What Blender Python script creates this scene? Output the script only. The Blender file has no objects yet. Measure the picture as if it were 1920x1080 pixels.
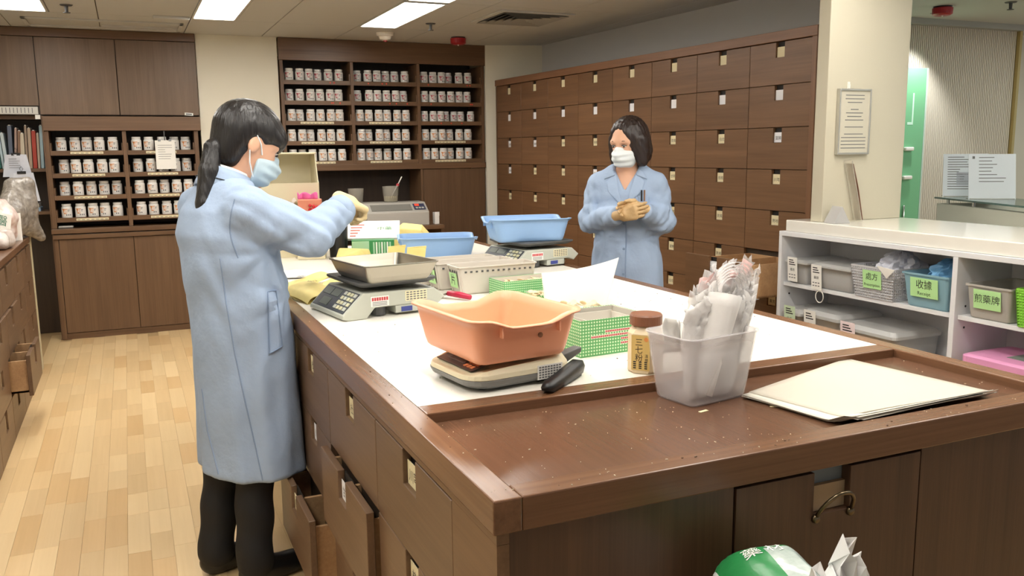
import bpy, bmesh, math, random
import numpy as np
from mathutils import Vector, Matrix, Euler
from mathutils.bvhtree import BVHTree

random.seed(7)
scene = bpy.context.scene
COL = scene.collection

# ---------------------------------------------------------------- camera
def make_camera():
    f, pit, yaw, rol = 1615.0, math.radians(9.09), math.radians(23.83), math.radians(.65)
    fw = Vector((math.sin(yaw) * math.cos(pit), math.cos(yaw) * math.cos(pit), -math.sin(pit)))
    rt = Vector((math.cos(yaw), -math.sin(yaw), 0))
    dn = fw.cross(rt)
    r2 = rt * math.cos(rol) + dn * math.sin(rol)
    d2 = dn * math.cos(rol) - rt * math.sin(rol)
    cam = bpy.data.cameras.new('camera')
    cam.sensor_width = 36.0
    cam.lens = 36.0 * f / 1920.0
    cam.clip_start = 0.05
    o = bpy.data.objects.new('camera', cam)
    M = Matrix((r2, -d2, -fw)).transposed().to_4x4()
    M.translation = Vector((0, 0, 1.46))
    o.matrix_world = M
    COL.objects.link(o)
    scene.camera = o
make_camera()

# ---------------------------------------------------------------- world, exposure
world = bpy.data.worlds.new('world')
scene.world = world
world.use_nodes = True
world.node_tree.nodes['Background'].inputs[0].default_value = (0.95, 0.97, 1.0, 1)
world.node_tree.nodes['Background'].inputs[1].default_value = 0.36
vs = scene.view_settings
vs.view_transform = 'Standard'
vs.look = 'None'
vs.exposure = 0.0
vs.gamma = 1.0
vs.use_curve_mapping = False
TUBE_STRENGTH = 14.5          # brightness of the ceiling fluorescent panels
SPOT_ENERGY = 60.0

# ---------------------------------------------------------------- materials
def lin(c):
    out = []
    for v in c[:3]:
        v = v / 255.0
        out.append(v / 12.92 if v <= 0.04045 else ((v + 0.055) / 1.055) ** 2.4)
    return (out[0], out[1], out[2], 1.0)

MATS = {}
def mat(name, rgb, rough=0.5, metal=0.0, spec=0.5, alpha=1.0, var=0.0, vscale=6.0, bump=0.0, bscale=30.0,
        trans=0.0, emit=0.0, stretch=None, sheen=0.0, rgb2=None, rvar=0.0, coat=0.0):
    if name in MATS:
        return MATS[name]
    m = bpy.data.materials.new(name)
    m.use_nodes = True
    nt = m.node_tree
    b = nt.nodes['Principled BSDF']
    b.inputs['Base Color'].default_value = lin(rgb)
    b.inputs['Roughness'].default_value = rough
    b.inputs['Metallic'].default_value = metal
    b.inputs['Specular IOR Level'].default_value = spec
    b.inputs['Alpha'].default_value = alpha
    b.inputs['Transmission Weight'].default_value = trans
    b.inputs['Sheen Weight'].default_value = sheen
    b.inputs['Coat Weight'].default_value = coat
    if emit:
        b.inputs['Emission Color'].default_value = lin(rgb)
        b.inputs['Emission Strength'].default_value = emit
    if var or bump or rgb2 or rvar:
        tc = nt.nodes.new('ShaderNodeTexCoord')
        mp = nt.nodes.new('ShaderNodeMapping')
        nt.links.new(tc.outputs['Object'], mp.inputs['Vector'])
        if stretch:
            mp.inputs['Scale'].default_value = stretch
        n = nt.nodes.new('ShaderNodeTexNoise')
        n.inputs['Scale'].default_value = vscale
        n.inputs['Detail'].default_value = 6.0
        nt.links.new(mp.outputs['Vector'], n.inputs['Vector'])
        if var or rgb2:
            r = nt.nodes.new('ShaderNodeValToRGB')
            r.color_ramp.elements[0].position = 0.3
            r.color_ramp.elements[1].position = 0.7
            c1 = lin(rgb)
            if rgb2:
                c2 = lin(rgb2)
            else:
                c2 = tuple(min(1, v * (1 + var)) for v in c1[:3]) + (1,)
                c1 = tuple(v * (1 - var) for v in c1[:3]) + (1,)
            r.color_ramp.elements[0].color = c1
            r.color_ramp.elements[1].color = c2
            nt.links.new(n.outputs['Fac'], r.inputs['Fac'])
            nt.links.new(r.outputs['Color'], b.inputs['Base Color'])
        if rvar:
            mr = nt.nodes.new('ShaderNodeMapRange')
            mr.inputs[3].default_value = max(0, rough - rvar)
            mr.inputs[4].default_value = min(1, rough + rvar)
            nt.links.new(n.outputs['Fac'], mr.inputs[0])
            nt.links.new(mr.outputs[0], b.inputs['Roughness'])
        if bump:
            n2 = nt.nodes.new('ShaderNodeTexNoise')
            n2.inputs['Scale'].default_value = bscale
            n2.inputs['Detail'].default_value = 4.0
            nt.links.new(mp.outputs['Vector'], n2.inputs['Vector'])
            bp = nt.nodes.new('ShaderNodeBump')
            bp.inputs['Strength'].default_value = bump
            bp.inputs['Distance'].default_value = 0.01
            nt.links.new(n2.outputs['Fac'], bp.inputs['Height'])
            nt.links.new(bp.outputs['Normal'], b.inputs['Normal'])
    MATS[name] = m
    return m

def wood(name, dark, light, axis='z', rough=0.42, scale=1.0, contrast=1.0, per_object=0.08):
    """Veneer: fine fibres stretched along one axis plus broad figure; each piece a shade of its own."""
    if name in MATS:
        return MATS[name]
    m = bpy.data.materials.new(name)
    m.use_nodes = True
    nt = m.node_tree
    b = nt.nodes['Principled BSDF']
    b.inputs['Roughness'].default_value = rough
    tc = nt.nodes.new('ShaderNodeTexCoord')
    info = nt.nodes.new('ShaderNodeObjectInfo')
    add = nt.nodes.new('ShaderNodeVectorMath'); add.operation = 'MULTIPLY_ADD'
    comb = nt.nodes.new('ShaderNodeCombineXYZ')
    for i in range(3):
        nt.links.new(info.outputs['Random'], comb.inputs[i])
    add.inputs[1].default_value = (7.0, 5.0, 9.0)
    nt.links.new(comb.outputs[0], add.inputs[0])
    nt.links.new(tc.outputs['Object'], add.inputs[2])
    mp = nt.nodes.new('ShaderNodeMapping')
    sc = {'x': (1.2, 60, 60), 'y': (60, 1.2, 60), 'z': (60, 60, 1.2)}[axis]
    mp.inputs['Scale'].default_value = tuple(s * scale for s in sc)
    nt.links.new(add.outputs[0], mp.inputs['Vector'])
    n1 = nt.nodes.new('ShaderNodeTexNoise'); n1.inputs['Scale'].default_value = 1.6
    n1.inputs['Detail'].default_value = 8; n1.inputs['Roughness'].default_value = 0.65
    nt.links.new(mp.outputs[0], n1.inputs['Vector'])
    mp2 = nt.nodes.new('ShaderNodeMapping')
    sc = {'x': (0.6, 7, 7), 'y': (7, 0.6, 7), 'z': (7, 7, 0.6)}[axis]
    mp2.inputs['Scale'].default_value = tuple(s * scale for s in sc)
    nt.links.new(add.outputs[0], mp2.inputs['Vector'])
    n2 = nt.nodes.new('ShaderNodeTexNoise'); n2.inputs['Scale'].default_value = 1.3
    n2.inputs['Detail'].default_value = 4; n2.inputs['Distortion'].default_value = 1.2
    nt.links.new(mp2.outputs[0], n2.inputs['Vector'])
    mix = nt.nodes.new('ShaderNodeMath'); mix.operation = 'MULTIPLY_ADD'
    mix.inputs[1].default_value = 0.5
    nt.links.new(n1.outputs['Fac'], mix.inputs[0])
    h = nt.nodes.new('ShaderNodeMath'); h.operation = 'MULTIPLY'; h.inputs[1].default_value = 0.5
    nt.links.new(n2.outputs['Fac'], h.inputs[0])
    nt.links.new(h.outputs[0], mix.inputs[2])
    r = nt.nodes.new('ShaderNodeValToRGB')
    r.color_ramp.elements[0].position = 0.5 - 0.18 / contrast
    r.color_ramp.elements[1].position = 0.5 + 0.18 / contrast
    r.color_ramp.elements[0].color = lin(dark)
    r.color_ramp.elements[1].color = lin(light)
    nt.links.new(mix.outputs[0], r.inputs['Fac'])
    hsv = nt.nodes.new('ShaderNodeHueSaturation')
    mr = nt.nodes.new('ShaderNodeMapRange')
    mr.inputs[3].default_value = 1 - per_object
    mr.inputs[4].default_value = 1 + per_object
    nt.links.new(info.outputs['Random'], mr.inputs[0])
    nt.links.new(mr.outputs[0], hsv.inputs['Value'])
    nt.links.new(r.outputs['Color'], hsv.inputs['Color'])
    nt.links.new(hsv.outputs[0], b.inputs['Base Color'])
    bp = nt.nodes.new('ShaderNodeBump'); bp.inputs['Strength'].default_value = 0.08
    bp.inputs['Distance'].default_value = 0.004
    nt.links.new(n1.outputs['Fac'], bp.inputs['Height'])
    nt.links.new(bp.outputs['Normal'], b.inputs['Normal'])
    MATS[name] = m
    return m

W_V = wood('walnut_vertical', (92, 67, 46), (122, 92, 66), 'z', 0.40)
W_H = wood('walnut_horizontal', (92, 67, 46), (122, 92, 66), 'y', 0.40)
W_X = wood('walnut_crosswise', (92, 67, 46), (122, 92, 66), 'x', 0.36)
W_TOP = wood('walnut_worn_rim', (98, 68, 48), (130, 94, 68), 'y', 0.24)
W_TOPX = wood('walnut_worn_rim_crosswise', (96, 66, 46), (126, 90, 64), 'x', 0.24)
W_TRAY = wood('walnut_tray', (88, 61, 45), (106, 75, 56), 'y', 0.22, 1.0, 0.45)
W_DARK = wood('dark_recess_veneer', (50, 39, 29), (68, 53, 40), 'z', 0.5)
W_BOX = wood('pale_drawer_box', (172, 132, 92), (204, 164, 120), 'x', 0.5)
W_MAPLE = wood('maple_laminate', (214, 182, 132), (230, 200, 152), 'y', 0.33, 0.5, 0.8, 0.07)
M_WALL = mat('cream_paint', (224, 219, 202), 0.75, bump=0.05, bscale=200)
M_WALLG = mat('grey_paint', (200, 200, 200), 0.8, bump=0.05, bscale=200)
M_CEIL = mat('ceiling_panel', (194, 194, 190), 0.7)
M_GROOVE = mat('ceiling_groove', (120, 114, 104), 0.8)
M_WHITE = mat('white_laminate', (238, 234, 224), 0.32, var=0.02, vscale=3)
M_WLAC = mat('white_lacquer', (236, 232, 222), 0.15, coat=0.3)
M_SHELF = mat('white_shelf_board', (226, 226, 228), 0.45)
M_BLACK = mat('black_plastic', (24, 24, 26), 0.4)
M_DARK = mat('dark_gap', (26, 20, 16), 0.7)
M_INK = mat('ink', (38, 36, 36), 0.7)
M_INKS = mat('soft_ink', (112, 112, 112), 0.7)
M_RED = mat('red_ink', (198, 66, 72), 0.6)
M_PAPER = mat('white_paper', (238, 236, 230), 0.7, var=0.02, vscale=12)
M_CARD = mat('cream_card', (226, 214, 176), 0.6)
M_CARDW = mat('white_card', (236, 236, 240), 0.6)
M_YPAPER = mat('yellow_paper', (234, 214, 136), 0.65, var=0.08, vscale=14)
M_METAL = mat('steel', (160, 154, 142), 0.34, 1.0, rvar=0.12, vscale=20)
M_CHROME = mat('chrome', (210, 208, 202), 0.18, 1.0)
M_GREYP = mat('light_grey_plastic', (186, 188, 176), 0.45)
M_DGREY = mat('dark_grey_plastic', (84, 84, 84), 0.5)
M_MGREY = mat('mid_grey_plastic', (124, 124, 122), 0.5)
M_GREENLAB = mat('green_label', (184, 230, 160), 0.6)
M_LCD = mat('lcd_glass', (84, 92, 84), 0.42)
M_CREAMP = mat('cream_plastic', (226, 216, 184), 0.4)

# ---------------------------------------------------------------- mesh helpers
class B:
    def __init__(s):
        s.v = []; s.f = []; s.m = []
    def _add(s, vs_, fs_, mi=0):
        o = len(s.v)
        s.v += [tuple(p) for p in vs_]
        for f in fs_:
            s.f.append(tuple(o + i for i in f)); s.m.append(mi)
        return s
    def box(s, x0, x1, y0, y1, z0, z1, mi=0, M=None):
        vs_ = [(x, y, z) for z in (z0, z1) for y in (y0, y1) for x in (x0, x1)]
        if M is not None:
            vs_ = [M @ Vector(p) for p in vs_]
        return s._add(vs_, [(0, 2, 3, 1), (4, 5, 7, 6), (0, 1, 5, 4), (2, 6, 7, 3), (0, 4, 6, 2), (1, 3, 7, 5)], mi)
    def prism(s, poly, axis, a, b, mi=0, M=None):
        """poly: 2-D points; axis 0/1/2 = extrusion axis from a to b (poly gives the other two in order)."""
        n = len(poly)
        area = sum(poly[i][0] * poly[(i + 1) % n][1] - poly[(i + 1) % n][0] * poly[i][1] for i in range(n))
        if area < 0:
            poly = poly[::-1]
        def mk(p, t):
            q = [0, 0, 0]; q[axis] = t
            oth = [i for i in range(3) if i != axis]
            q[oth[0]], q[oth[1]] = p
            return q
        vs_ = [mk(p, a) for p in poly] + [mk(p, b) for p in poly]
        if M is not None:
            vs_ = [M @ Vector(p) for p in vs_]
        flip = (axis == 1)
        fs_ = []
        bot = list(range(n)); top = list(range(n, 2 * n))
        inv = (b < a) != flip
        fs_.append(tuple(bot if inv else bot[::-1])); fs_.append(tuple(top[::-1] if inv else top))
        for i in range(n):
            j = (i + 1) % n
            q = (i, j, n + j, n + i)
            fs_.append(q[::-1] if inv else q)
        return s._add(vs_, fs_, mi)
    def lathe(s, prof, seg=20, mi=0, M=None, cx=0, cy=0, sx=1, sy=1):
        vs_ = []
        for r, z in prof:
            for k in range(seg):
                a = 2 * math.pi * k / seg
                vs_.append(Vector((cx + sx * r * math.cos(a), cy + sy * r * math.sin(a), z)))
        if M is not None:
            vs_ = [M @ p for p in vs_]
        fs_ = []
        for i in range(len(prof) - 1):
            for k in range(seg):
                k2 = (k + 1) % seg
                fs_.append((i * seg + k, i * seg + k2, (i + 1) * seg + k2, (i + 1) * seg + k))
        fs_.append(tuple(range(seg))[::-1])
        fs_.append(tuple((len(prof) - 1) * seg + k for k in range(seg)))
        return s._add(vs_, fs_, mi)
    def tube(s, pts, rad, seg=8, mi=0, closed=False, flat=1.0):
        pts = [Vector(p) for p in pts]
        n = len(pts)
        if not hasattr(rad, '__len__'):
            rad = [rad] * n
        vs_ = []
        prev = None
        for i, p in enumerate(pts):
            a = pts[(i - 1) % n] if (closed or i > 0) else p
            c = pts[(i + 1) % n] if (closed or i < n - 1) else p
            t = (c - a).normalized()
            if prev is None:
                up = Vector((0, 0, 1)) if abs(t.z) < 0.9 else Vector((1, 0, 0))
                u = t.cross(up).normalized()
            else:
                u = (prev - t * prev.dot(t)).normalized()
            prev = u
            w = t.cross(u)
            for k in range(seg):
                an = 2 * math.pi * k / seg
                vs_.append(p + u * (rad[i] * math.cos(an)) + w * (rad[i] * flat * math.sin(an)))
        fs_ = []
        for i in range(n if closed else n - 1):
            j = (i + 1) % n
            for k in range(seg):
                k2 = (k + 1) % seg
                fs_.append((i * seg + k, i * seg + k2, j * seg + k2, j * seg + k))
        if not closed:
            fs_.append(tuple(range(seg))[::-1])
            fs_.append(tuple((n - 1) * seg + k for k in range(seg)))
        return s._add(vs_, fs_, mi)
    def grid(s, fn, nu, nv, mi=0):
        vs_ = [fn(i / nu, j / nv) for j in range(nv + 1) for i in range(nu + 1)]
        fs_ = [(j * (nu + 1) + i, j * (nu + 1) + i + 1, (j + 1) * (nu + 1) + i + 1, (j + 1) * (nu + 1) + i)
               for j in range(nv) for i in range(nu)]
        return s._add(vs_, fs_, mi)
    def loft(s, rings, mi=0, cap0=True, cap1=True):
        n = len(rings[0])
        vs_ = [p for r in rings for p in r]
        fs_ = []
        for i in range(len(rings) - 1):
            for k in range(n):
                k2 = (k + 1) % n
                fs_.append((i * n + k, i * n + k2, (i + 1) * n + k2, (i + 1) * n + k))
        if cap0: fs_.append(tuple(range(n))[::-1])
        if cap1: fs_.append(tuple((len(rings) - 1) * n + k for k in range(n)))
        return s._add(vs_, fs_, mi)
    def mesh(s, name, mats, smooth=False):
        me = bpy.data.meshes.new(name)
        me.from_pydata(s.v, [], s.f)
        if not isinstance(mats, (list, tuple)):
            mats = [mats]
        for m in mats:
            me.materials.append(m)
        if len(mats) > 1:
            me.polygons.foreach_set('material_index', s.m)
        if smooth:
            me.polygons.foreach_set('use_smooth', [True] * len(me.polygons))
        me.update()
        return me

def tag(o, label=None, cat=None, group=None, kind=None):
    if label: o['label'] = label
    if cat: o['category'] = cat
    if group: o['group'] = group
    if kind: o['kind'] = kind
    return o

def TH(name, label, cat, loc=(0, 0, 0), rz=0.0, group=None, kind=None):
    o = bpy.data.objects.new(name, None)
    o.empty_display_size = 0.05
    o.location = loc
    o.rotation_euler = (0, 0, rz)
    COL.objects.link(o)
    return tag(o, label, cat, group, kind)

def OB(name, b, mats, parent=None, loc=(0, 0, 0), rot=(0, 0, 0), label=None, cat=None, group=None, kind=None,
       smooth=False, bevel=0.0, solid=0.0, subsurf=0, bseg=2):
    me = b.mesh(name, mats, smooth) if isinstance(b, B) else b
    o = bpy.data.objects.new(name, me)
    o.location = loc
    o.rotation_euler = rot
    COL.objects.link(o)
    if parent is not None:
        o.parent = parent
    if solid:
        md = o.modifiers.new('solid', 'SOLIDIFY'); md.thickness = solid; md.offset = 0
    if bevel:
        md = o.modifiers.new('bevel', 'BEVEL'); md.width = bevel; md.segments = bseg
        md.limit_method = 'ANGLE'; md.angle_limit = math.radians(40)
    if subsurf:
        md = o.modifiers.new('sub', 'SUBSURF'); md.levels = subsurf; md.render_levels = subsurf
    return tag(o, label, cat, group, kind)

def copy_tree(o, parent=None):
    c = o.copy()
    COL.objects.link(c)
    c.parent = parent
    for ch in list(o.children):
        copy_tree(ch, c)
    return c

def rounded_rect(w, d, r, seg=4):
    """counter-clockwise outline centred on the origin"""
    pts = []
    for cx, cy, a0 in ((w / 2 - r, d / 2 - r, 0), (-w / 2 + r, d / 2 - r, 90), (-w / 2 + r, -d / 2 + r, 180), (w / 2 - r, -d / 2 + r, 270)):
        for k in range(seg + 1):
            a = math.radians(a0 + 90.0 * k / seg)
            pts.append((cx + r * math.cos(a), cy + r * math.sin(a)))
    return pts

TXT = {}
def text_geo(s, size):
    """flat lettering as (verts, faces), centred"""
    key = s
    if key not in TXT:
        cu = bpy.data.curves.new('lettering', 'FONT')
        cu.body = s; cu.align_x = 'CENTER'; cu.align_y = 'CENTER'; cu.size = 1.0; cu.resolution_u = 2
        o = bpy.data.objects.new('lettering', cu)
        COL.objects.link(o)
        dg = bpy.context.evaluated_depsgraph_get()
        me = bpy.data.meshes.new_from_object(o.evaluated_get(dg))
        TXT[key] = ([tuple(v.co) for v in me.vertices], [tuple(p.vertices) for p in me.polygons])
        bpy.data.meshes.remove(me)
        bpy.data.objects.remove(o)
        bpy.data.curves.remove(cu)
    vs_, fs_ = TXT[key]
    return [(x * size, y * size, 0) for x, y, z in vs_], fs_

def add_text(b, s, size, M, mi):
    vs_, fs_ = text_geo(s, size)
    b._add([M @ Vector(p) for p in vs_], fs_, mi)

def frame_M(origin, right, up):
    """matrix whose local x = right, y = up, z = outward normal"""
    r = Vector(right).normalized(); u = Vector(up); u = (u - r * u.dot(r)).normalized()
    n = r.cross(u)
    M = Matrix((r, u, n)).transposed().to_4x4()
    M.translation = Vector(origin)
    return M

# ---------------------------------------------------------------- implicit shapes -> mesh (for bodies, cloth and bags)
def cell_mesh(fn, lo, hi, h):
    lo = np.array(lo, float); hi = np.array(hi, float)
    n = np.ceil((hi - lo) / h).astype(int) + 1
    ax = [lo[i] + h * np.arange(n[i]) for i in range(3)]
    X, Y, Z = np.meshgrid(*ax, indexing='ij')
    F = fn(X, Y, Z)
    S = F < 0
    c = np.zeros(tuple(n - 1), int)
    offs = [(i, j, k) for i in (0, 1) for j in (0, 1) for k in (0, 1)]
    for i, j, k in offs:
        c += S[i:n[0] - 1 + i, j:n[1] - 1 + j, k:n[2] - 1 + k]
    act = np.argwhere((c > 0) & (c < 8))
    idx = -np.ones(tuple(n - 1), int)
    idx[act[:, 0], act[:, 1], act[:, 2]] = np.arange(len(act))
    P = np.zeros((len(act), 3)); W = np.zeros(len(act))
    for a in offs:
        for d in range(3):
            if a[d] == 0:
                b_ = list(a); b_[d] = 1
                i0 = act + np.array(a); i1 = act + np.array(b_)
                f0 = F[i0[:, 0], i0[:, 1], i0[:, 2]]; f1 = F[i1[:, 0], i1[:, 1], i1[:, 2]]
                m = (f0 < 0) != (f1 < 0)
                t = np.where(m, f0 / np.where(m, f0 - f1, 1), 0)
                P[m] += (i0 + (i1 - i0) * t[:, None])[m]
                W[m] += 1
    P = lo + h * P / W[:, None]
    faces = []
    for d in range(3):
        e1, e2 = [(1, 2), (2, 0), (0, 1)][d]
        sl0 = [slice(None)] * 3; sl1 = [slice(None)] * 3
        sl0[d] = slice(0, -1); sl1[d] = slice(1, None)
        A = S[tuple(sl0)]; Bm = S[tuple(sl1)]
        ch = np.argwhere(A != Bm)
        ok = (ch[:, e1] > 0) & (ch[:, e2] > 0) & (ch[:, e1] < n[e1] - 1) & (ch[:, e2] < n[e2] - 1)
        ch = ch[ok]
        def g(o1, o2):
            q = ch.copy(); q[:, e1] += o1; q[:, e2] += o2
            return idx[q[:, 0], q[:, 1], q[:, 2]]
        q = np.stack([g(-1, -1), g(0, -1), g(0, 0), g(-1, 0)], 1)
        inv = ~A[ch[:, 0], ch[:, 1], ch[:, 2]]
        q[inv] = q[inv][:, ::-1]
        faces.append(q)
    faces = np.concatenate(faces)
    return P, faces

def np_mesh(name, P, Fq, mats, smooth=True, relax=1):
    if relax:
        # light Laplacian smoothing
        for _ in range(relax):
            acc = np.zeros_like(P); cnt = np.zeros(len(P))
            for a in range(4):
                i = Fq[:, a]; j = Fq[:, (a + 1) % 4]
                np.add.at(acc, i, P[j]); np.add.at(acc, j, P[i])
                np.add.at(cnt, i, 1); np.add.at(cnt, j, 1)
            P = P * 0.5 + 0.5 * acc / np.maximum(cnt, 1)[:, None]
    me = bpy.data.meshes.new(name)
    me.from_pydata(P.tolist(), [], Fq.tolist())
    for m in (mats if isinstance(mats, (list, tuple)) else [mats]):
        me.materials.append(m)
    if smooth:
        me.polygons.foreach_set('use_smooth', [True] * len(me.polygons))
    me.update()
    return me

def sd_cone(X, Y, Z, a, b, ra, rb):
    a = np.array(a, float); b = np.array(b, float)
    d = b - a; L2 = d @ d
    t = np.clip(((X - a[0]) * d[0] + (Y - a[1]) * d[1] + (Z - a[2]) * d[2]) / L2, 0, 1)
    return np.sqrt((X - a[0] - t * d[0]) ** 2 + (Y - a[1] - t * d[1]) ** 2 + (Z - a[2] - t * d[2]) ** 2) - (ra + (rb - ra) * t)
def sd_ell(X, Y, Z, c, r):
    k0 = np.sqrt(((X - c[0]) / r[0]) ** 2 + ((Y - c[1]) / r[1]) ** 2 + ((Z - c[2]) / r[2]) ** 2)
    return (k0 - 1) * min(r)
def sd_box(X, Y, Z, c, hs, r):
    q = [np.abs(V - c[i]) - (hs[i] - r) for i, V in enumerate((X, Y, Z))]
    out = np.sqrt(sum(np.maximum(v, 0) ** 2 for v in q))
    ins = np.minimum(np.maximum(np.maximum(q[0], q[1]), q[2]), 0)
    return out + ins - r
def smin(a, b, k):
    h = np.clip(0.5 + 0.5 * (b - a) / k, 0, 1)
    return b + (a - b) * h - k * h * (1 - h)
def smax(a, b, k):
    return -smin(-a, -b, k)
# ================================================================ setting
# ---- floor: laminate blocks laid over a base
b = B().box(-1.75, 9.0, -2.5, 8.3, -0.12, -0.004)
M_FLOORB = mat('laminate_base', (190, 160, 116), 0.4)
floor = OB('floor', b, M_FLOORB, kind='structure')
PL = [B().box(-0.0396, 0.0396, 0, L - 0.0008, -0.0045, 0.0).mesh('plank', W_MAPLE) for L in (0.24, 0.31, 0.38, 0.46)]
MAPLES = [W_MAPLE, wood('maple_laminate_pale', (222, 192, 142), (236, 208, 162), 'y', 0.33, 0.5, 0.8, 0.05),
          wood('maple_laminate_warm', (206, 170, 118), (220, 186, 136), 'y', 0.33, 0.5, 0.8, 0.05)]
PLM = []
for L in (0.24, 0.31, 0.38, 0.46):
    for m in MAPLES:
        PLM.append((L, B().box(-0.0396, 0.0396, 0, L - 0.0008, -0.0045, 0.0).mesh('plank', m)))
rp = random.Random(3)
for i in range(15):
    x = -0.66 + 0.08 * (i + 0.5)
    y = 2.55 + rp.random() * 0.25
    while y < 7.62:
        L, me = PLM[rp.choice([0, 1, 3, 4, 5, 6, 7, 9, 10, 3, 6, 9, 8])]
        if y + L > 7.9: break
        OB('plank', me, None, floor, loc=(x, y, 0))
        y += L

# ---- ceiling with recessed panel joints
b = B().box(-1.75, 9.0, -2.5, 8.3, 2.432, 2.55)
ceiling = OB('ceiling', b, M_GROOVE, kind='structure')
LIGHTS = [(-0.71 + 1.214 * c, y0) for c in range(3) for y0 in (5.58, 4.33, 1.90, 0.65)] + [(2.932, y0) for y0 in (1.88, 0.65)]  # last pair is added out of frame to brighten the white counter
YS = [-0.60, 0.62, 1.87, 3.085, 4.30, 5.55, 6.80, 7.70]
for i in range(-1, 8):
    x0 = -0.71 + 0.607 * i; x1 = x0 + 0.607
    for j in range(len(YS) - 1):
        y0, y1 = YS[j], YS[j + 1]
        xa = x0
        if any(abs(lx - x0) < 0.05 and y0 - 0.1 < ly < y1 for lx, ly in LIGHTS):
            xa = x0 + 0.31
        OB('ceiling_tile', B().box(xa + 0.003, x1 - 0.003, y0 + 0.003, y1 - 0.003, 2.42, 2.432), M_CEIL, ceiling, bevel=0.002)
OB('ceiling_tile', B().box(4.16, 8.9, -2.4, 5.6, 2.42, 2.432), M_CEIL, ceiling)
# access hatch frames by the left cabinet
for x0, x1, y0, y1 in ((-0.60, 0.47, 7.06, 7.12), (-0.60, 0.47, 7.46, 7.51), (-0.09, 0.47, 7.33, 7.36), (-0.60, -0.57, 7.06, 7.51), (0.44, 0.47, 7.06, 7.51)):
    OB('hatch_frame', B().box(x0, x1, y0, y1, 2.408, 2.4205), M_CEIL, ceiling, bevel=0.003)
OB('hatch_frame', B().box(0.25, 0.49, 6.72, 6.79, 2.400, 2.4205), M_CEIL, ceiling, bevel=0.003)

# ---- walls
OB('wall_back', B().box(-1.75, 4.0, 8.02, 8.2, 0, 2.43), M_WALL, kind='structure')
OB('wall_left', B().box(-1.75, -1.6, -2.5, 8.2, 0, 2.43), M_WALL, kind='structure')
OB('wall_middle', B().box(0.585, 1.235, 7.64, 8.03, 0, 2.425), M_WALL, kind='structure', bevel=0.004)
b = B().prism([(3.112, 7.60), (3.63, 7.44), (3.70, 8.03), (3.112, 8.03)], 2, 0, 2.425)
OB('wall_corner', b, M_WALL, kind='structure')
b = B().prism([(3.615, 7.55), (3.845, 3.62), (3.95, 3.62), (3.74, 8.1), (3.60, 8.1)], 2, 0, 2.425)
OB('wall_right', b, M_WALLG, kind='structure')
OB('wall_fin', B().box(3.132, 3.66, 3.282, 3.36, 1.0905, 2.425), mat('fin_paint', (196, 189, 168), 0.7, bump=0.05, bscale=200), kind='structure', bevel=0.003)

# ---- lobby seen past the fin
M_RIB = mat('ribbed_panel', (206, 196, 178), 0.5)
b = B()
n = 78; pitch = 1.62 / n
prof = []
for k in range(n):
    x = 5.15 + k * pitch
    prof += [(x, 5.0), (x + pitch * 0.7, 5.0), (x + pitch * 0.74, 5.022), (x + pitch * 0.96, 5.022)]
prof += [(6.77, 5.0), (6.77, 5.1), (5.15, 5.1)]
OB('wall_lobby_ribbed', B().prism(prof, 2, 0, 2.375), M_RIB, kind='structure')
OB('trim_1', B().box(5.1, 6.80, 4.94, 5.1, 2.376, 2.425), mat('lobby_cornice', (170, 172, 168), 0.5), kind='structure')
OB('trim_2', B().box(6.771, 6.80, 4.97, 5.1, 0, 2.375), mat('brass_edge', (196, 176, 120), 0.35, 0.6), kind='structure')
OB('wall_lobby_back', B().box(6.8, 9.0, 5.4, 5.5, 0, 2.43), M_WALL, kind='structure')
OB('wall_lobby_side', B().box(3.96, 5.15, 5.0, 5.1, 0, 2.43), M_WALLG, kind='structure')

gd = TH('glass_panel', 'tall green tinted glass panel beside the ribbed lobby wall', 'glass panel', (5.46, 4.955, 0))
M_GGLASS = mat('green_glass', (128, 194, 144), 0.12, alpha=0.85)
OB('pane', B().box(-0.30, 0.255, -0.008, 0.008, 0.02, 2.05), M_GGLASS, gd, bevel=0.002)
OB('edge_strip', B().box(0.256, 0.268, -0.010, 0.010, 0.02, 2.05), mat('glass_edge', (196, 214, 200), 0.3), gd)
for z in (1.20, 1.42):
    OB('bracket', B().box(0.05, 0.14, -0.035, -0.008, z, z + 0.03), M_WLAC, gd, bevel=0.008)
OB('pull_bar', B().tube([(0.08, -0.02, 0.6), (0.08, -0.02, 1.0)], 0.008, 8), M_CHROME, gd, smooth=True)
OB('print', B().box(0.12, 0.135, -0.0095, -0.0082, 1.62, 1.86).box(0.075, 0.12, -0.0095, -0.0082, 1.62, 1.64), mat('glass_print', (196, 230, 206), 0.4), gd)

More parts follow.
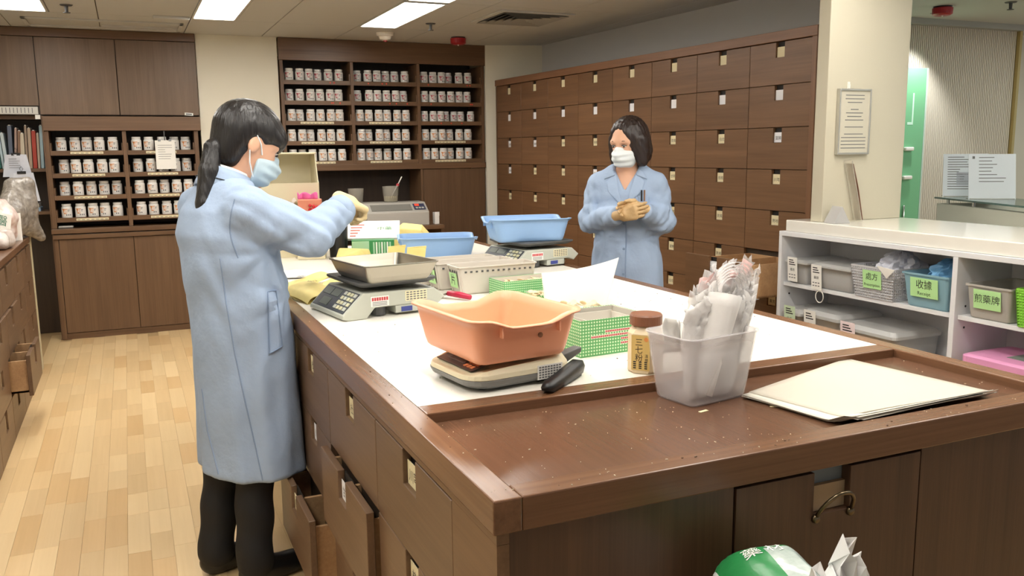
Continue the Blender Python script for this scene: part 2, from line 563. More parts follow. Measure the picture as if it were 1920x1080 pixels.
# ================================================================ lamps
M_TUBE = mat('lamp_diffuser', (255, 250, 241), 0.4, emit=TUBE_STRENGTH)
M_TUBE2 = mat('lamp_tube', (255, 252, 246), 0.4, emit=TUBE_STRENGTH * 1.25)
names = {(0, 0): 'recessed fluorescent ceiling lamp above the folder shelf, at the top left',
         (1, 0): 'recessed fluorescent ceiling lamp above the plain cream pier',
         (2, 0): 'recessed fluorescent ceiling lamp nearest the smoke detector',
         (3, 0): 'recessed fluorescent ceiling lamp added out of view to brighten the white shelf counter'}
for c in range(4):
    for r, y0 in enumerate((5.58, 4.33, 1.90, 0.65) if c < 3 else (1.88, 0.65)):  # fourth column: unseen lamps put in to lift the right side
        x0 = -0.71 + 1.214 * c
        lab = names.get((c, r)) or '%s fluorescent ceiling lamp towards the camera from the one above the %s' % (('', 'second', 'third', 'fourth')[r], ('folder shelf', 'cream pier', 'three bay jar shelf', 'counter, added fill light')[c])
        t = TH('ceiling_lamp', lab, 'lamp', (x0 + 0.153, y0 + 0.6, 2.42), group='recessed ceiling lamps')
        b = B()
        b.box(-0.153, -0.138, -0.6, 0.6, -0.006, 0.011).box(0.138, 0.153, -0.6, 0.6, -0.006, 0.011)
        b.box(-0.138, 0.138, -0.6, -0.585, -0.006, 0.011).box(-0.138, 0.138, 0.585, 0.6, -0.006, 0.011)
        OB('frame', b, M_CEIL, t, bevel=0.002)
        OB('diffuser', B().box(-0.1375, 0.1375, -0.584, 0.584, 0.004, 0.0105), M_TUBE, t)
        OB('tube_cover', B().tube([(0, -0.56, 0.004), (0, 0.56, 0.004)], 0.045, 12, flat=0.18), M_TUBE2, t, smooth=True)

# lobby downlight washing the ribbed wall
t = TH('downlight', 'small round downlight glowing in the lobby ceiling', 'lamp', (5.53, 4.72, 2.42))
OB('ring', B().lathe([(0.055, -0.006), (0.055, 0.0), (0.035, 0.0), (0.035, -0.006)], 20), M_WLAC, t)
OB('lens', B().lathe([(0.034, -0.004), (0.034, -0.001)], 20), mat('downlight_lens', (250, 252, 255), 0.4, emit=60.0), t)
L = bpy.data.lights.new('downlight_beam', 'SPOT'); L.energy = SPOT_ENERGY; L.spot_size = math.radians(95); L.spot_blend = 0.6
L.shadow_soft_size = 0.03; L.color = (0.95, 0.98, 1.0)
lo = bpy.data.objects.new('beam', L); COL.objects.link(lo); lo.parent = t; lo.location = (0, 0, -0.02); lo.rotation_euler = (math.radians(8), 0, 0)
# lobby has a row of ceiling panels of its own, out of frame to the right
for i, (x, y) in enumerate(((5.6, 2.6), (6.8, 3.6), (5.6, 0.6))):
    t = TH('ceiling_lamp', 'lobby ceiling lamp panel, number %s from the ribbed wall' % ('two', 'one', 'three')[i], 'lamp', (x, y, 2.42), group='lobby ceiling lamps')
    OB('frame', B().box(-0.3, 0.3, -0.3, 0.3, -0.006, 0.0), M_CEIL, t)
    OB('diffuser', B().box(-0.27, 0.27, -0.27, 0.27, -0.0075, -0.006), mat('lobby_diffuser', (244, 255, 250), 0.4, emit=20.0), t)

# ================================================================ ceiling fittings
def sprinkler(x, y, label):
    t = TH('sprinkler', label, 'sprinkler', (x, y, 2.42))
    OB('flange', B().lathe([(0.034, -0.006), (0.04, 0.0)], 16), M_DGREY, t)
    OB('body', B().lathe([(0.010, -0.045), (0.012, -0.006)], 10), M_DGREY, t)
    OB('deflector', B().lathe([(0.022, -0.052), (0.022, -0.048)], 12), M_DGREY, t)
sprinkler(2.20, 6.46, 'dark fire sprinkler head between the long lamp and the air vent')
sprinkler(-0.277, 6.45, 'dark fire sprinkler head at the top left of the ceiling')
sprinkler(5.60, 4.20, 'dark fire sprinkler head on the lobby ceiling')
t = TH('smoke_detector', 'white round smoke detector with red tip above the jar shelves', 'detector', (2.02, 7.09, 2.42))
OB('base', B().lathe([(0.055, -0.03), (0.07, -0.022), (0.075, 0.0)], 24), M_WLAC, t, smooth=False)
OB('chamber', B().lathe([(0.02, -0.06), (0.045, -0.052), (0.052, -0.03)], 24), M_WLAC, t)
OB('indicator', B().lathe([(0.006, -0.07), (0.018, -0.066), (0.018, -0.06)], 12), mat('red_plastic', (168, 30, 36), 0.35), t)
for nm, x, y, lab in (('a', 2.68, 7.15, 'red round fire alarm above the jar shelves'), ('b', 5.31, 4.50, 'red round fire alarm on the lobby ceiling')):
    t = TH('fire_alarm', lab, 'alarm', (x, y, 2.42))
    OB('housing', B().lathe([(0.05, -0.062), (0.066, -0.052), (0.068, -0.012), (0.06, -0.008)], 24), MATS['red_plastic'], t)
    OB('base', B().lathe([(0.058, -0.008), (0.062, 0.0)], 24), M_BLACK, t)
    OB('indicator', B().lathe([(0.004, -0.072), (0.006, -0.062)], 8), M_WLAC, t)
t = TH('air_vent', 'square louvred air vent in the ceiling panel', 'vent', (2.735, 5.955, 2.42))
b = B()
for a0, a1 in ((-0.29, -0.25), (0.25, 0.29)):
    b.box(a0, a1, -0.29, 0.29, -0.012, 0.0).box(-0.25, 0.25, a0, a1, -0.012, 0.0)
OB('frame', b, M_CEIL, t, bevel=0.003)
OB('backing', B().box(-0.25, 0.25, -0.25, 0.25, -0.002, 0.0), M_DARK, t)
M_LOUV = mat('vent_louvre', (150, 148, 142), 0.6)
for k in range(5):
    r0 = 0.035 + 0.048 * k; r1 = r0 + 0.030
    rect = lambda r, z: [(r, r, z), (-r, r, z), (-r, -r, z), (r, -r, z)]
    OB('louvre', B().loft([rect(r0, -0.003), rect(r1, -0.020)], 0, False, False), M_LOUV, t, solid=0.0015)
# ================================================================ drawer fronts with a label window cut in the upper edge
def front_poly(w, h, nw, nd):
    """outline in (u, z): board w x h, notch nw wide and nd deep in the middle of the top edge, origin bottom centre"""
    return [(-w / 2, 0), (w / 2, 0), (w / 2, h), (nw / 2, h), (nw / 2, h - nd), (-nw / 2, h - nd), (-nw / 2, h), (-w / 2, h)]

GLYPHS = ['黃芪', '甘草', '當歸', '白朮', '川芎', '茯苓', '熟地', '桂枝', '柴胡', '防風', '杜仲', '山藥']
def card_mesh(w, h, glyph, m):
    """card in the local x-z plane facing -y"""
    b = B().box(-w / 2, w / 2, -0.0008, 0.0008, 0, h)
    M = frame_M((0, -0.0012, h * 0.42), (1, 0, 0), (0, 0, 1))
    if glyph:
        add_text(b, glyph, w * 0.36, M, 1)
        M2 = frame_M((0, -0.0012, h * 0.78), (1, 0, 0), (0, 0, 1))
    return b.mesh('label_card', [m, M_INK])
CARDS = {}
def card(w, h, i, m):
    key = (w, h, i, m.name)
    if key not in CARDS:
        CARDS[key] = card_mesh(w, h, GLYPHS[i % len(GLYPHS)] if i >= 0 else None, m)
    return CARDS[key]

FR = {}
def front_mesh(w, h, nw, nd, th, m):
    key = (w, h, nw, nd, th, m.name)
    if key not in FR:
        b = B().prism(front_poly(w, h, nw, nd), 1, 0, th)
        FR[key] = b.mesh('drawer', m)
    return FR[key]

def drawer(parent, u, y, z, w, h, nw, nd, th, m, ci, cm, pull=0.0, card_h=None, box_depth=0.0):
    """local frame of the cabinet: fronts face -y, u along x"""
    o = OB('drawer', front_mesh(w, h, nw, nd, th, m), None, parent, loc=(u, y - pull, z), bevel=0.0015, bseg=1)
    ch = card_h or nd * 0.68
    OB('label_card', card(nw * 0.96, ch, ci, cm), None, o, loc=(0, th * 0.55, h - nd + 0.001))
    OB('window_back', B().box(-nw / 2 - 0.01, nw / 2 + 0.01, th, th + 0.004, h - nd - 0.01, h - 0.004), M_DARK, o)
    if box_depth:
        b = B()
        t = 0.012; H = h - 0.03
        b.box(-w / 2 + 0.02, -w / 2 + 0.02 + t, th, th + box_depth, 0.015, H)
        b.box(w / 2 - 0.02 - t, w / 2 - 0.02, th, th + box_depth, 0.015, H)
        b.box(-w / 2 + 0.02, w / 2 - 0.02, th + box_depth, th + box_depth + t, 0.015, H)
        b.box(-w / 2 + 0.02, w / 2 - 0.02, th, th + box_depth, 0.015, 0.027)
        b.box(-t / 2, t / 2, th, th + box_depth, 0.027, H)
        OB('drawer_box', b, W_BOX, o, bevel=0.001, bseg=1)
    return o

# ================================================================ wall of herb drawers on the right
P0 = Vector((3.154, 7.45, 0)); P1 = Vector((3.369, 3.64, 0))
run = (P1 - P0); LEN = run.length
ang = math.atan2(run.y, run.x)
dw = TH('herb_drawer_cabinet', 'tall walnut herb drawer cabinet covering the right wall', 'cabinet', P0, ang)
# local x runs from the far end to the near end; fronts face local -y (towards the room)
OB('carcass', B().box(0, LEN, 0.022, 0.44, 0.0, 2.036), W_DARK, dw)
OB('top_rail', B().box(-0.004, LEN + 0.03, -0.012, 0.45, 2.038, 2.092), wood('walnut_rail', (112, 78, 53), (142, 102, 73), 'x', 0.4), dw, bevel=0.002)
OB('end_stile', B().box(LEN - 0.004, LEN + 0.03, -0.012, 0.45, 0.0, 2.037), wood('walnut_stile', (112, 78, 53), (142, 102, 73), 'z', 0.4), dw, bevel=0.002)
OB('end_stile', B().box(-0.004, 0.012, -0.004, 0.45, 0.0, 2.037), W_V, dw, bevel=0.002)
OB('plinth', B().box(0.012, LEN - 0.004, 0.01, 0.0215, 0.0, 0.165), W_X, dw)
cw = (LEN - 0.016 - 0.008) / 8
W_DR = wood('walnut_drawer_front', (102, 72, 47), (128, 93, 64), 'x', 0.40)
rr = random.Random(11)
for r in range(8):
    z1 = 2.034 - 0.2333 * r
    for c in range(8):
        u = 0.014 + cw * (c + 0.5)
        op = (r == 5 and c == 7)
        cm = M_CARDW if ((r == 1) or (r == 2 and c in (0, 1, 7)) or (r == 3 and c in (0, 3)) or op) else M_CARD
        ci = -1 if r == 0 or r == 1 else rr.randrange(12)
        drawer(dw, u, 0.0, z1 - 0.2303, cw - 0.004, 0.2303, 0.066, 0.082, 0.02, W_DR, ci, cm,
               pull=0.44 if op else 0.0, box_depth=0.44 if op else 0.0)

# ================================================================ island counter
IX0, IX1, IY0, IY1 = 0.483, 1.905, 1.175, 5.00
isl = TH('island_counter', 'long walnut dispensing island with white work surface and drawers', 'counter', (IX0, IY0, 0))
def I(x, y): return (x - IX0, y - IY0)
wx, wy = IX1 - IX0, IY1 - IY0
# rim pieces around the white board and the sunken tray
ZT, ZF = 0.92, 0.862
OB('rim', B().box(0, 0.05, 0.0, wy, ZF, ZT), W_TOP, isl, bevel=0.003)
OB('rim', B().box(wx - 0.05, wx, 0.0, wy, ZF, ZT), W_TOP, isl, bevel=0.003)
OB('rim', B().box(0.0502, wx - 0.0502, 0.0, 0.055, ZF, ZT), W_TOPX, isl, bevel=0.003)
OB('rim', B().box(0.0502, wx - 0.0502, 0.48, 0.54, ZF, ZT), W_TOPX, isl, bevel=0.003)
OB('rim', B().box(0.0502, wx - 0.0502, wy - 0.05, wy, ZF, ZT), W_TOPX, isl, bevel=0.003)
OB('tray_panel', B().box(0.0502, wx - 0.0502, 0.0552, 0.4798, 0.88, 0.898), W_TRAY, isl)
OB('work_surface', B().box(0.0502, wx - 0.0502, 0.5402, wy - 0.0502, 0.88, 0.9195), M_WHITE, isl)
OB('carcass', B().box(0.03, wx - 0.03, 0.03, wy - 0.03, 0.09, 0.861), W_DARK, isl)
OB('plinth', B().box(0.06, wx - 0.06, 0.06, wy - 0.06, 0.0, 0.09), M_DARK, isl)
OB('side_panel', B().box(wx - 0.03, wx - 0.008, 0.03, wy - 0.005, 0.05, 0.86), W_V, isl)
OB('side_panel', B().box(0.03, wx - 0.03, wy - 0.03, wy - 0.008, 0.05, 0.86), W_V, isl)
# left flank: label-window drawers; local frame rotated so that fronts face -x
flank = OB('drawer_rail', B().box(0.008, 0.0298, 0.008, wy - 0.01, 0.842, 0.8615), W_H, isl)
OB('corner_stile', B().box(0.008, 0.0298, 0.008, 0.215, 0.05, 0.8415), W_H, isl)
OB('corner_stile', B().box(0.008, 0.0298, 0.215 + 6 * 0.5285, wy - 0.01, 0.05, 0.8415), W_H, isl)
W_ISL = wood('walnut_island_drawer', (100, 76, 57), (126, 99, 75), 'x', 0.40)
def flank_drawer(parent, yc, z, w, h, nw, nd, th, m, ci, cm, pull, box=0.0, x=0.0):
    o = drawer(parent, 0, 0, z, w, h, nw, nd, th, m, ci, cm, 0, None, box)
    o.rotation_euler = (0, 0, -math.pi / 2)       # local -y -> -x
    o.location = (x - pull, yc, z)
    return o
for c in range(6):
    yc = 0.215 + 0.5285 * (c + 0.5)
    for r in range(3):
        z0 = 0.612 - 0.2285 * r
        pull = 0.0; box = 0.0
        if (c, r) == (1, 1): pull, box = 0.030, 0.2
        if (c, r) == (2, 2): pull, box = 0.075, 0.2
        flank_drawer(isl, yc, z0, 0.5235, 0.2255, 0.088, 0.078, 0.02, W_ISL, rr.randrange(12), M_CARDW if (c, r) in ((1, 1), (2, 1)) else M_CARD, pull, box, 0.008)
# front end: plain panel, drawer door with recessed handle, plain panel
FX = 0.473; FX2 = 0.932
OB('end_panel', B().box(0.030, FX - 0.003, 0.008, 0.0298, 0.05, 0.861), wood('walnut_end', (68, 47, 34), (100, 71, 51), 'z', 0.38), isl, bevel=0.001)
OB('end_panel', B().box(FX2 + 0.003, wx - 0.008, 0.008, 0.0298, 0.05, 0.861), MATS['walnut_end'], isl, bevel=0.001)
hw = FX2 - FX - 0.004
hc = (0.656 + 0.744) / 2 - (FX + FX2) / 2
dpoly = [(-hw / 2, 0.05), (hw / 2, 0.05), (hw / 2, 0.855), (hc + 0.046, 0.855), (hc + 0.046, 0.770), (hc - 0.044, 0.770), (hc - 0.044, 0.855), (-hw / 2, 0.855)]
dr = OB('front_door', B().prism(dpoly, 1, 0.006, 0.0298), MATS['walnut_end'], isl, loc=((FX + FX2) / 2, 0, 0), bevel=0.001)
OB('window_lining', B().box(hc - 0.044, hc + 0.046, 0.0202, 0.0296, 0.771, 0.822), mat('lining_card', (176, 150, 118), 0.6), dr)
OB('window_back', B().box(hc - 0.05, hc + 0.05, 0.0299, 0.034, 0.76, 0.857), mat('grey_back', (120, 124, 124), 0.6), dr)
arc = [(hc + 0.004 + 0.043 * math.cos(a), 0.004 - 0.026 * math.sin(a), 0.766 + 0.052 * math.sin(a)) for a in [math.pi * k / 14 for k in range(15)]]
OB('pull_handle', B().tube(arc, 0.0042, 8), mat('bronze', (118, 104, 82), 0.28, 1.0), dr, smooth=True)
for sx in (-1, 1):
    OB('handle_foot', B().lathe([(0.009, 0.0), (0.009, 0.006), (0.006, 0.010)], 12, 0, Matrix.Translation((hc + 0.004 + 0.043 * sx, 0.008, 0.764)) @ Matrix.Rotation(math.pi / 2, 4, 'X')), MATS['bronze'], dr, smooth=True)

# ================================================================ left side counter with drawers
LX = -0.63
lc = TH('side_counter', 'walnut drawer counter along the left edge of the room', 'counter', (LX, 2.9, 0))
LY = 6.60 - 2.9
OB('worktop', B().box(-0.62, 0.0, 0.0, LY - 0.004, 0.886, 0.925), W_TOP, lc, bevel=0.003)
OB('carcass', B().box(-0.60, -0.024, 0.0, LY - 0.01, 0.0, 0.885), W_DARK, lc)
OB('end_post', B().box(-0.60, 0.004, LY, LY + 0.045, 0.0, 0.93), mat('cream_edge', (208, 196, 164), 0.5), lc, bevel=0.002)
for c in range(7):
    yc = LY - 0.03 - 0.52 * (c + 0.5)
    for r in range(4):
        z0 = 0.658 - 0.2195 * r
        pull = 0.0; box = 0.0
        if (c, r) in ((2, 1), (3, 1)): pull = 0.012
        if (c, r) == (2, 2): pull, box = 0.10, 0.18
        # fronts face +x
        o = drawer(lc, 0, 0, z0, 0.515, 0.2165, 0.085, 0.10, 0.02, W_ISL, rr.randrange(12), M_CARD, 0, None, box)
        o.rotation_euler = (0, 0, math.pi / 2)
        o.location = (pull, yc, z0)

# ================================================================ cabinets on the back wall
FY = 7.62
ub = TH('upper_cabinet', 'walnut upper cabinet with plain doors near the ceiling, far left', 'cabinet', (-1.2, FY, 1.765))
OB('carcass', B().box(0, 1.78, 0.022, 0.38, 0.0, 0.65), W_DARK, ub)
OB('fascia', B().box(0, 1.782, -0.006, 0.02, 0.588, 0.653), W_X, ub, bevel=0.002)
for x0, x1, z0 in ((0.03, 0.624, 0.072), (0.63, 1.184, 0.006), (1.19, 1.78, 0.006)):
    OB('door', B().box(x0, x1, 0, 0.021, z0, 0.584), wood('walnut_door_grey', (100, 79, 60), (126, 101, 79), 'z', 0.42), ub, bevel=0.0015)
o = OB('sticker', B().box(1.67, 1.735, -0.0012, 0.0, 0.012, 0.034).box(1.68, 1.725, -0.0015, -0.0012, 0.018, 0.028, 1), [M_PAPER, M_INKS], ub, rot=(0, math.radians(4), 0), loc=(0, 0, 0.11))
lb = TH('jar_shelf_cabinet', 'two bay walnut jar shelf above plain doors, far left', 'cabinet', (-0.56, FY, 0.0))
def LB(x): return x + 0.56
OB('header', B().box(0.0, 1.142, -0.028, 0.03, 1.648, 1.758), W_X, lb, bevel=0.002)
OB('side_panel', B().box(0.0, 0.03, 0.0, 0.38, 0.889, 1.647), W_V, lb, bevel=0.001)
OB('side_panel', B().box(1.088, 1.12, 0.0, 0.38, 0.889, 1.647), W_V, lb, bevel=0.001)
OB('divider', B().box(0.548, 0.578, 0.0, 0.38, 0.889, 1.647), W_V, lb, bevel=0.001)
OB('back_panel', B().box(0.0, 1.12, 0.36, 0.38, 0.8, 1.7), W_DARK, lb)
OB('ledge', B().box(-0.012, 1.135, -0.03, 0.38, 0.850, 0.888), W_X, lb, bevel=0.003)
OB('ledge', B().box(-0.006, 1.13, -0.018, 0.38, 0.806, 0.842), W_X, lb, bevel=0.003)
OB('groove', B().box(0.0, 1.12, 0.004, 0.3, 0.842, 0.850), M_DARK, lb)
OB('carcass', B().box(0.0, 1.12, 0.022, 0.38, 0.0, 0.804), W_DARK, lb)
OB('side_stile', B().box(0.0, 0.03, 0.0, 0.0215, 0.0, 0.804), W_V, lb)
for x0, x1 in ((0.034, 0.571), (0.575, 1.12)):
    OB('door', B().box(x0, x1, 0.0, 0.021, 0.052, 0.802), wood('walnut_door', (94, 69, 48), (116, 88, 63), 'z', 0.42), lb, bevel=0.0015)
OB('kickboard', B().box(0.03, 1.12, 0.006, 0.0215, 0.0, 0.048), W_X, lb)
rb = TH('jar_shelf_cabinet', 'three bay walnut jar shelf with deep header, on the back wall', 'cabinet', (1.245, FY, 0.0))
def RB(x): return x - 1.245
OB('header', B().box(-0.005, RB(3.112), -0.012, 0.03, 2.235, 2.418), W_X, rb, bevel=0.002)
for x in (1.245, 1.846, 2.452, 3.076):
    OB('upright', B().box(RB(x), RB(x) + 0.027, 0.0, 0.38, 1.352, 2.234), W_V, rb, bevel=0.001)
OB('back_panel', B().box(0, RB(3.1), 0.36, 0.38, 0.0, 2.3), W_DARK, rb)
OB('bottom_board', B().box(-0.005, RB(3.106), -0.012, 0.37, 1.30, 1.351), W_X, rb, bevel=0.002)
OB('side_panel', B().box(0, 0.02, 0.0, 0.36, 0.0, 1.299), W_V, rb)
OB('side_panel', B().box(RB(2.465), RB(2.487), 0.0, 0.36, 0.0, 1.299), W_V, rb, bevel=0.001)
OB('door', B().box(RB(2.49), RB(3.10), 0.0, 0.022, 0.06, 1.297), MATS['walnut_door'], rb, bevel=0.0015)
OB('kickboard', B().box(RB(2.49), RB(3.10), 0.01, 0.03, 0.0, 0.056), W_X, rb)
OB('desk_board', B().box(0.021, RB(2.464), -0.62, 0.359, 0.80, 0.835), W_X, rb, bevel=0.003)
OB('desk_leg', B().box(0.021, 0.045, -0.60, 0.0, 0.0, 0.799), W_V, rb)
OB('desk_leg', B().box(RB(2.44), RB(2.464), -0.60, -0.002, 0.0, 0.799), W_V, rb)

# shelves with raised lips, label strips and the jars standing on them
M_JAR = mat('jar_plastic', (234, 232, 228), 0.35)
M_LID = mat('jar_lid', (238, 236, 232), 0.4)
M_LABP = mat('jar_label', (232, 228, 222), 0.5)
M_ORA = mat('label_orange', (216, 142, 82), 0.5)
M_CRI = mat('label_crimson', (184, 66, 78), 0.5)
def jar_meshes(accent, seed):
    rj = random.Random(seed)
    body = B().lathe([(0.036, 0.0), (0.0385, 0.003), (0.0385, 0.082), (0.034, 0.091), (0.029, 0.094)], 20).mesh('body', M_JAR, True)
    lid = B().lathe([(0.0335, 0.0945), (0.0340, 0.096), (0.0340, 0.110), (0.0325, 0.112)], 20).mesh('lid', M_LID, False)
    b = B()
    R = 0.0389
    def cp(a, z, r): return (r * math.sin(a), -r * math.cos(a), z)
    def patch(a0, a1, z0, z1, mi, r, n=4, s0=0, s1=0):
        b.grid(lambda u, v: cp(a0 + (a1 - a0) * u + (s0 if u < .5 else s1) * (1 - v), z0 + (z1 - z0) * v, r), n, 1, mi)
    patch(-1.35, 1.35, 0.012, 0.080, 0, R, 14)
    patch(-1.05, 0.05, 0.034, 0.074, 1, R + 0.0004, 4, 0.40, -0.20)
    patch(0.05, 0.45, 0.062, 0.067, 2, R + 0.0004, 2)
    patch(0.05, 0.35, 0.052, 0.056, 2, R + 0.0004, 2)
    k = rj.choice([2, 3])
    for i in range(k):
        a = -0.25 + i * 0.36
        patch(a, a + 0.2, 0.020, 0.031, 2, R + 0.0004, 1)
    lab = b.mesh('label', [M_LABP, accent, M_INKS])
    return body, lid, lab
JM = {'o': [jar_meshes(M_ORA, s) for s in range(3)], 'r': [jar_meshes(M_CRI, s) for s in range(3)]}
ORD = ['first', 'second', 'third', 'fourth', 'fifth', 'sixth', 'seventh']
ROWN = ['top', 'second', 'third', 'fourth', 'bottom']
def put_jar(x, y, z, kind, label, group, s=1.0):
    t = TH('jar', label, 'jar', (x, y, z), random.uniform(-0.25, 0.25), group)
    t.scale = (s, s, s)
    body, lid, lab = random.choice(JM[kind])
    OB('body', body, None, t); OB('lid', lid, None, t); OB('label', lab, None, t)
M_STRIP = mat('label_strip', (228, 216, 180), 0.6)
def shelf_row(cab, cab_loc, x0, x1, z, strip=None, dots=0):
    cx, cy, _ = cab_loc
    b = B().box(x0 + 0.001 - cx, x1 - 0.001 - cx, 0.012, 0.355, z - 0.018, z)
    b.box(x0 + 0.001 - cx, x1 - 0.001 - cx, 0.004, 0.012, z - 0.030, z + 0.006)
    b.box(x0 + 0.001 - cx, x0 + 0.010 - cx, 0.012, 0.20, z, z + 0.065)
    b.box(x1 - 0.010 - cx, x1 - 0.001 - cx, 0.012, 0.20, z, z + 0.065)
    s = OB('shelf', b, W_X, cab)
    if strip:
        a0, a1 = strip
        xa = x0 + (x1 - x0) * a0 - cx; xb = x0 + (x1 - x0) * a1 - cx
        sb = B().box(xa, xb, 0.0, 0.0035, z - 0.020, z - 0.002)
        n = max(3, int((xb - xa) / 0.03))
        for k in range(n):
            w = (xb - xa) / n
            sb.box(xa + w * (k + 0.2), xa + w * (k + 0.8), -0.0004, 0.0, z - 0.015, z - 0.011, 1)
        OB('label_strip', sb, [M_STRIP, M_INKS], s)
    for k in range(dots):
        xd = x0 + (x1 - x0) * random.uniform(0.1, 0.9) - cx
        OB('red_dot', B().lathe([(0.0065, 0.0), (0.0065, 0.0012)], 10, 0, Matrix.Translation((xd, 0.004, z - 0.012)) @ Matrix.Rotation(math.pi / 2, 4, 'X')), mat('dot_red', (226, 72, 48), 0.5), s)
for bay, (x0, x1) in enumerate(((-0.53, -0.012), (0.018, 0.528))):
    for r in range(4):
        z = 1.488 - 0.1735 * r
        shelf_row(lb, lb.location, x0, x1, z, (0.27, 0.72))
        for i in range(5):
            x = x0 + 0.075 + 0.0925 * i + random.uniform(-0.006, 0.006)
            y = FY + 0.07 + (0.05 if random.random() < 0.2 else random.uniform(0, 0.015))
            put_jar(x, y, z, 'o', '%s jar from left, %s shelf, %s bay beside the folders' % (ORD[i], ('top', 'second', 'third', 'bottom')[r], ('left', 'right')[bay]), 'jars on the two bay shelf', 1.0)
for bay, (x0, x1) in enumerate(((1.272, 1.846), (1.873, 2.452), (2.479, 3.076))):
    for r in range(5):
        z = 2.066 - 0.1713 * r
        shelf_row(rb, rb.location, x0, x1, z, (0.22, 0.72) if r >= 2 and not (bay == 2 and r == 2) else None, 3 if r < 2 or (bay == 2 and r == 2) else 0)
        n = 7 if (bay, r) == (2, 2) else 6
        for i in range(n):
            x = x0 + 0.062 + (0.0845 if n == 6 else 0.074) * i + random.uniform(-0.005, 0.005)
            y = FY + 0.065 + (0.055 if random.random() < 0.22 else random.uniform(0, 0.015))
            kind = 'r' if r < 2 or (bay == 2 and r == 2) else 'o'
            put_jar(x, y, z, kind, '%s jar from left, %s shelf, %s bay of the wide shelf' % (ORD[i], ROWN[r], ('left', 'middle', 'right')[bay]), 'jars on the three bay shelf', 0.95 if n == 6 else 0.88)

# flat packet on the left jar cabinet ledge
OB('foil_packet', B().box(-0.055, 0.055, -0.03, 0.03, 0.0, 0.022), mat('foil', (150, 146, 140), 0.35, 0.5, bump=0.4, bscale=60), loc=(-0.47, FY + 0.04, 0.8885), label='grey foil packet lying on the ledge under the jar shelf', cat='packet', bevel=0.008)

# notice clipped on the left jar cabinet
t = TH('clipboard_note', 'white note on a clip hanging in front of the jars', 'note', (0.30, FY - 0.012, 1.34))
b = B().box(-0.075, 0.075, -0.002, 0.002, 0.0, 0.23)
rn = random.Random(2)
for k in range(7):
    z = 0.19 - k * 0.018
    b.box(-0.055, -0.055 + rn.uniform(0.05, 0.11), -0.0026, -0.002, z, z + 0.003, 1)
OB('paper', b, [M_PAPER, M_INKS], t)
OB('clip', B().box(-0.05, -0.03, -0.004, 0.004, 0.222, 0.238).box(0.03, 0.05, -0.004, 0.004, 0.222, 0.238), M_CHROME, t)
OB('stem', B().box(-0.004, 0.004, 0.0, 0.006, 0.228, 0.31), M_DGREY, t)
# ================================================================ helpers for containers
def shell(w, d, h, r=0.03, taper=0.85, wall=0.003, lip=0.010, dip=0.0, dip_axis='y', bottom=0.004, seg=5, steps=5, sides=12):
    """open tub: outline rings up the outside, over the lip, down the inside. origin at the bottom centre"""
    def dense(w_, d_, r_):
        base = rounded_rect(w_, d_, min(r_, w_ / 2 - 1e-4, d_ / 2 - 1e-4), seg)
        out = []
        n = len(base)
        for i in range(n):
            a, c = base[i], base[(i + 1) % n]
            out.append(a)
            if math.hypot(a[0] - c[0], a[1] - c[1]) > 0.4 * min(w_, d_):
                for k in range(1, sides):
                    t = k / sides
                    out.append((a[0] + (c[0] - a[0]) * t, a[1] + (c[1] - a[1]) * t))
        if len(set([len(base)])) == 1:
            pass
        return out
    def ring(w_, d_, r_, z, amt):
        pts = []
        for x, y in dense(w_, d_, r_):
            zz = z
            if dip and amt:
                if dip_axis == 'y':
                    on = max(0.0, (abs(y) / (d_ / 2) - 0.86) / 0.14); m = abs(x) / (w_ / 2)
                else:
                    on = max(0.0, (abs(x) / (w_ / 2) - 0.86) / 0.14); m = abs(y) / (d_ / 2)
                q = min(1.0, max(0.0, (0.78 - m) / 0.5)); q = q * q * (3 - 2 * q)
                zz -= dip * amt * on * q
            pts.append((x, y, zz))
        return pts
    rings = []
    for k in range(steps + 1):
        t = k / steps
        s = taper + (1 - taper) * t
        rr_ = r * (0.7 + 0.3 * t)
        rings.append(ring(w * s - 2 * lip, d * s - 2 * lip, rr_, h * t, t))
    rings.insert(0, ring(w * taper - 2 * lip - 0.012, d * taper - 2 * lip - 0.012, r * 0.6, 0.0, 0)); rings[1] = ring(w * taper - 2 * lip, d * taper - 2 * lip, r * 0.7, 0.006, 0)
    rings.append(ring(w, d, r + lip, h - 0.002, 1))
    rings.append(ring(w, d, r + lip, h + 0.002, 1))
    for k in range(steps, -1, -1):
        t = k / steps
        s = taper + (1 - taper) * t
        rings.append(ring(w * s - 2 * lip - 2 * wall, d * s - 2 * lip - 2 * wall, r * (0.7 + 0.3 * t), max(bottom, h * t + (0.002 if k == steps else 0)), t))
    return B().loft(rings)

def plastic(name, rgb, alpha=1.0, rough=0.4, **k):
    return mat(name, rgb, rough, alpha=alpha, **k)

def tub(x, y, z, rz, w, d, h, m, label, dip_axis='y', mark=False):
    t = TH('plastic_tub', label, 'tub', (x, y, z), rz)
    OB('basin', shell(w, d, h, 0.035, 0.86, 0.0025, 0.012, 0.020, dip_axis), m, t, smooth=True)
    for sx in (-0.25, 0.25):
        if dip_axis == 'y':
            OB('rib', B().box(w * sx - 0.002, w * sx + 0.002, -d * 0.487, -d * 0.455, h * 0.62, h * 0.86), m, t)
        else:
            OB('rib', B().box(-w * 0.487, -w * 0.455, d * sx - 0.002, d * sx + 0.002, h * 0.62, h * 0.86), m, t)
    if mark:
        OB('smudge', B().lathe([(0.0065, 0), (0.0065, 0.001)], 10, 0, Matrix.Translation((0.03, -d * 0.450, h * 0.56)) @ Matrix.Rotation(math.pi / 2 - 0.18, 4, 'X')), mat('grime', (140, 96, 66), 0.8), t)
    return t
M_ORANGE = plastic('orange_tub', (248, 174, 136), 1, 0.38, var=0.03)
M_BLUE = plastic('blue_tub', (146, 182, 226), 1, 0.38, var=0.03)

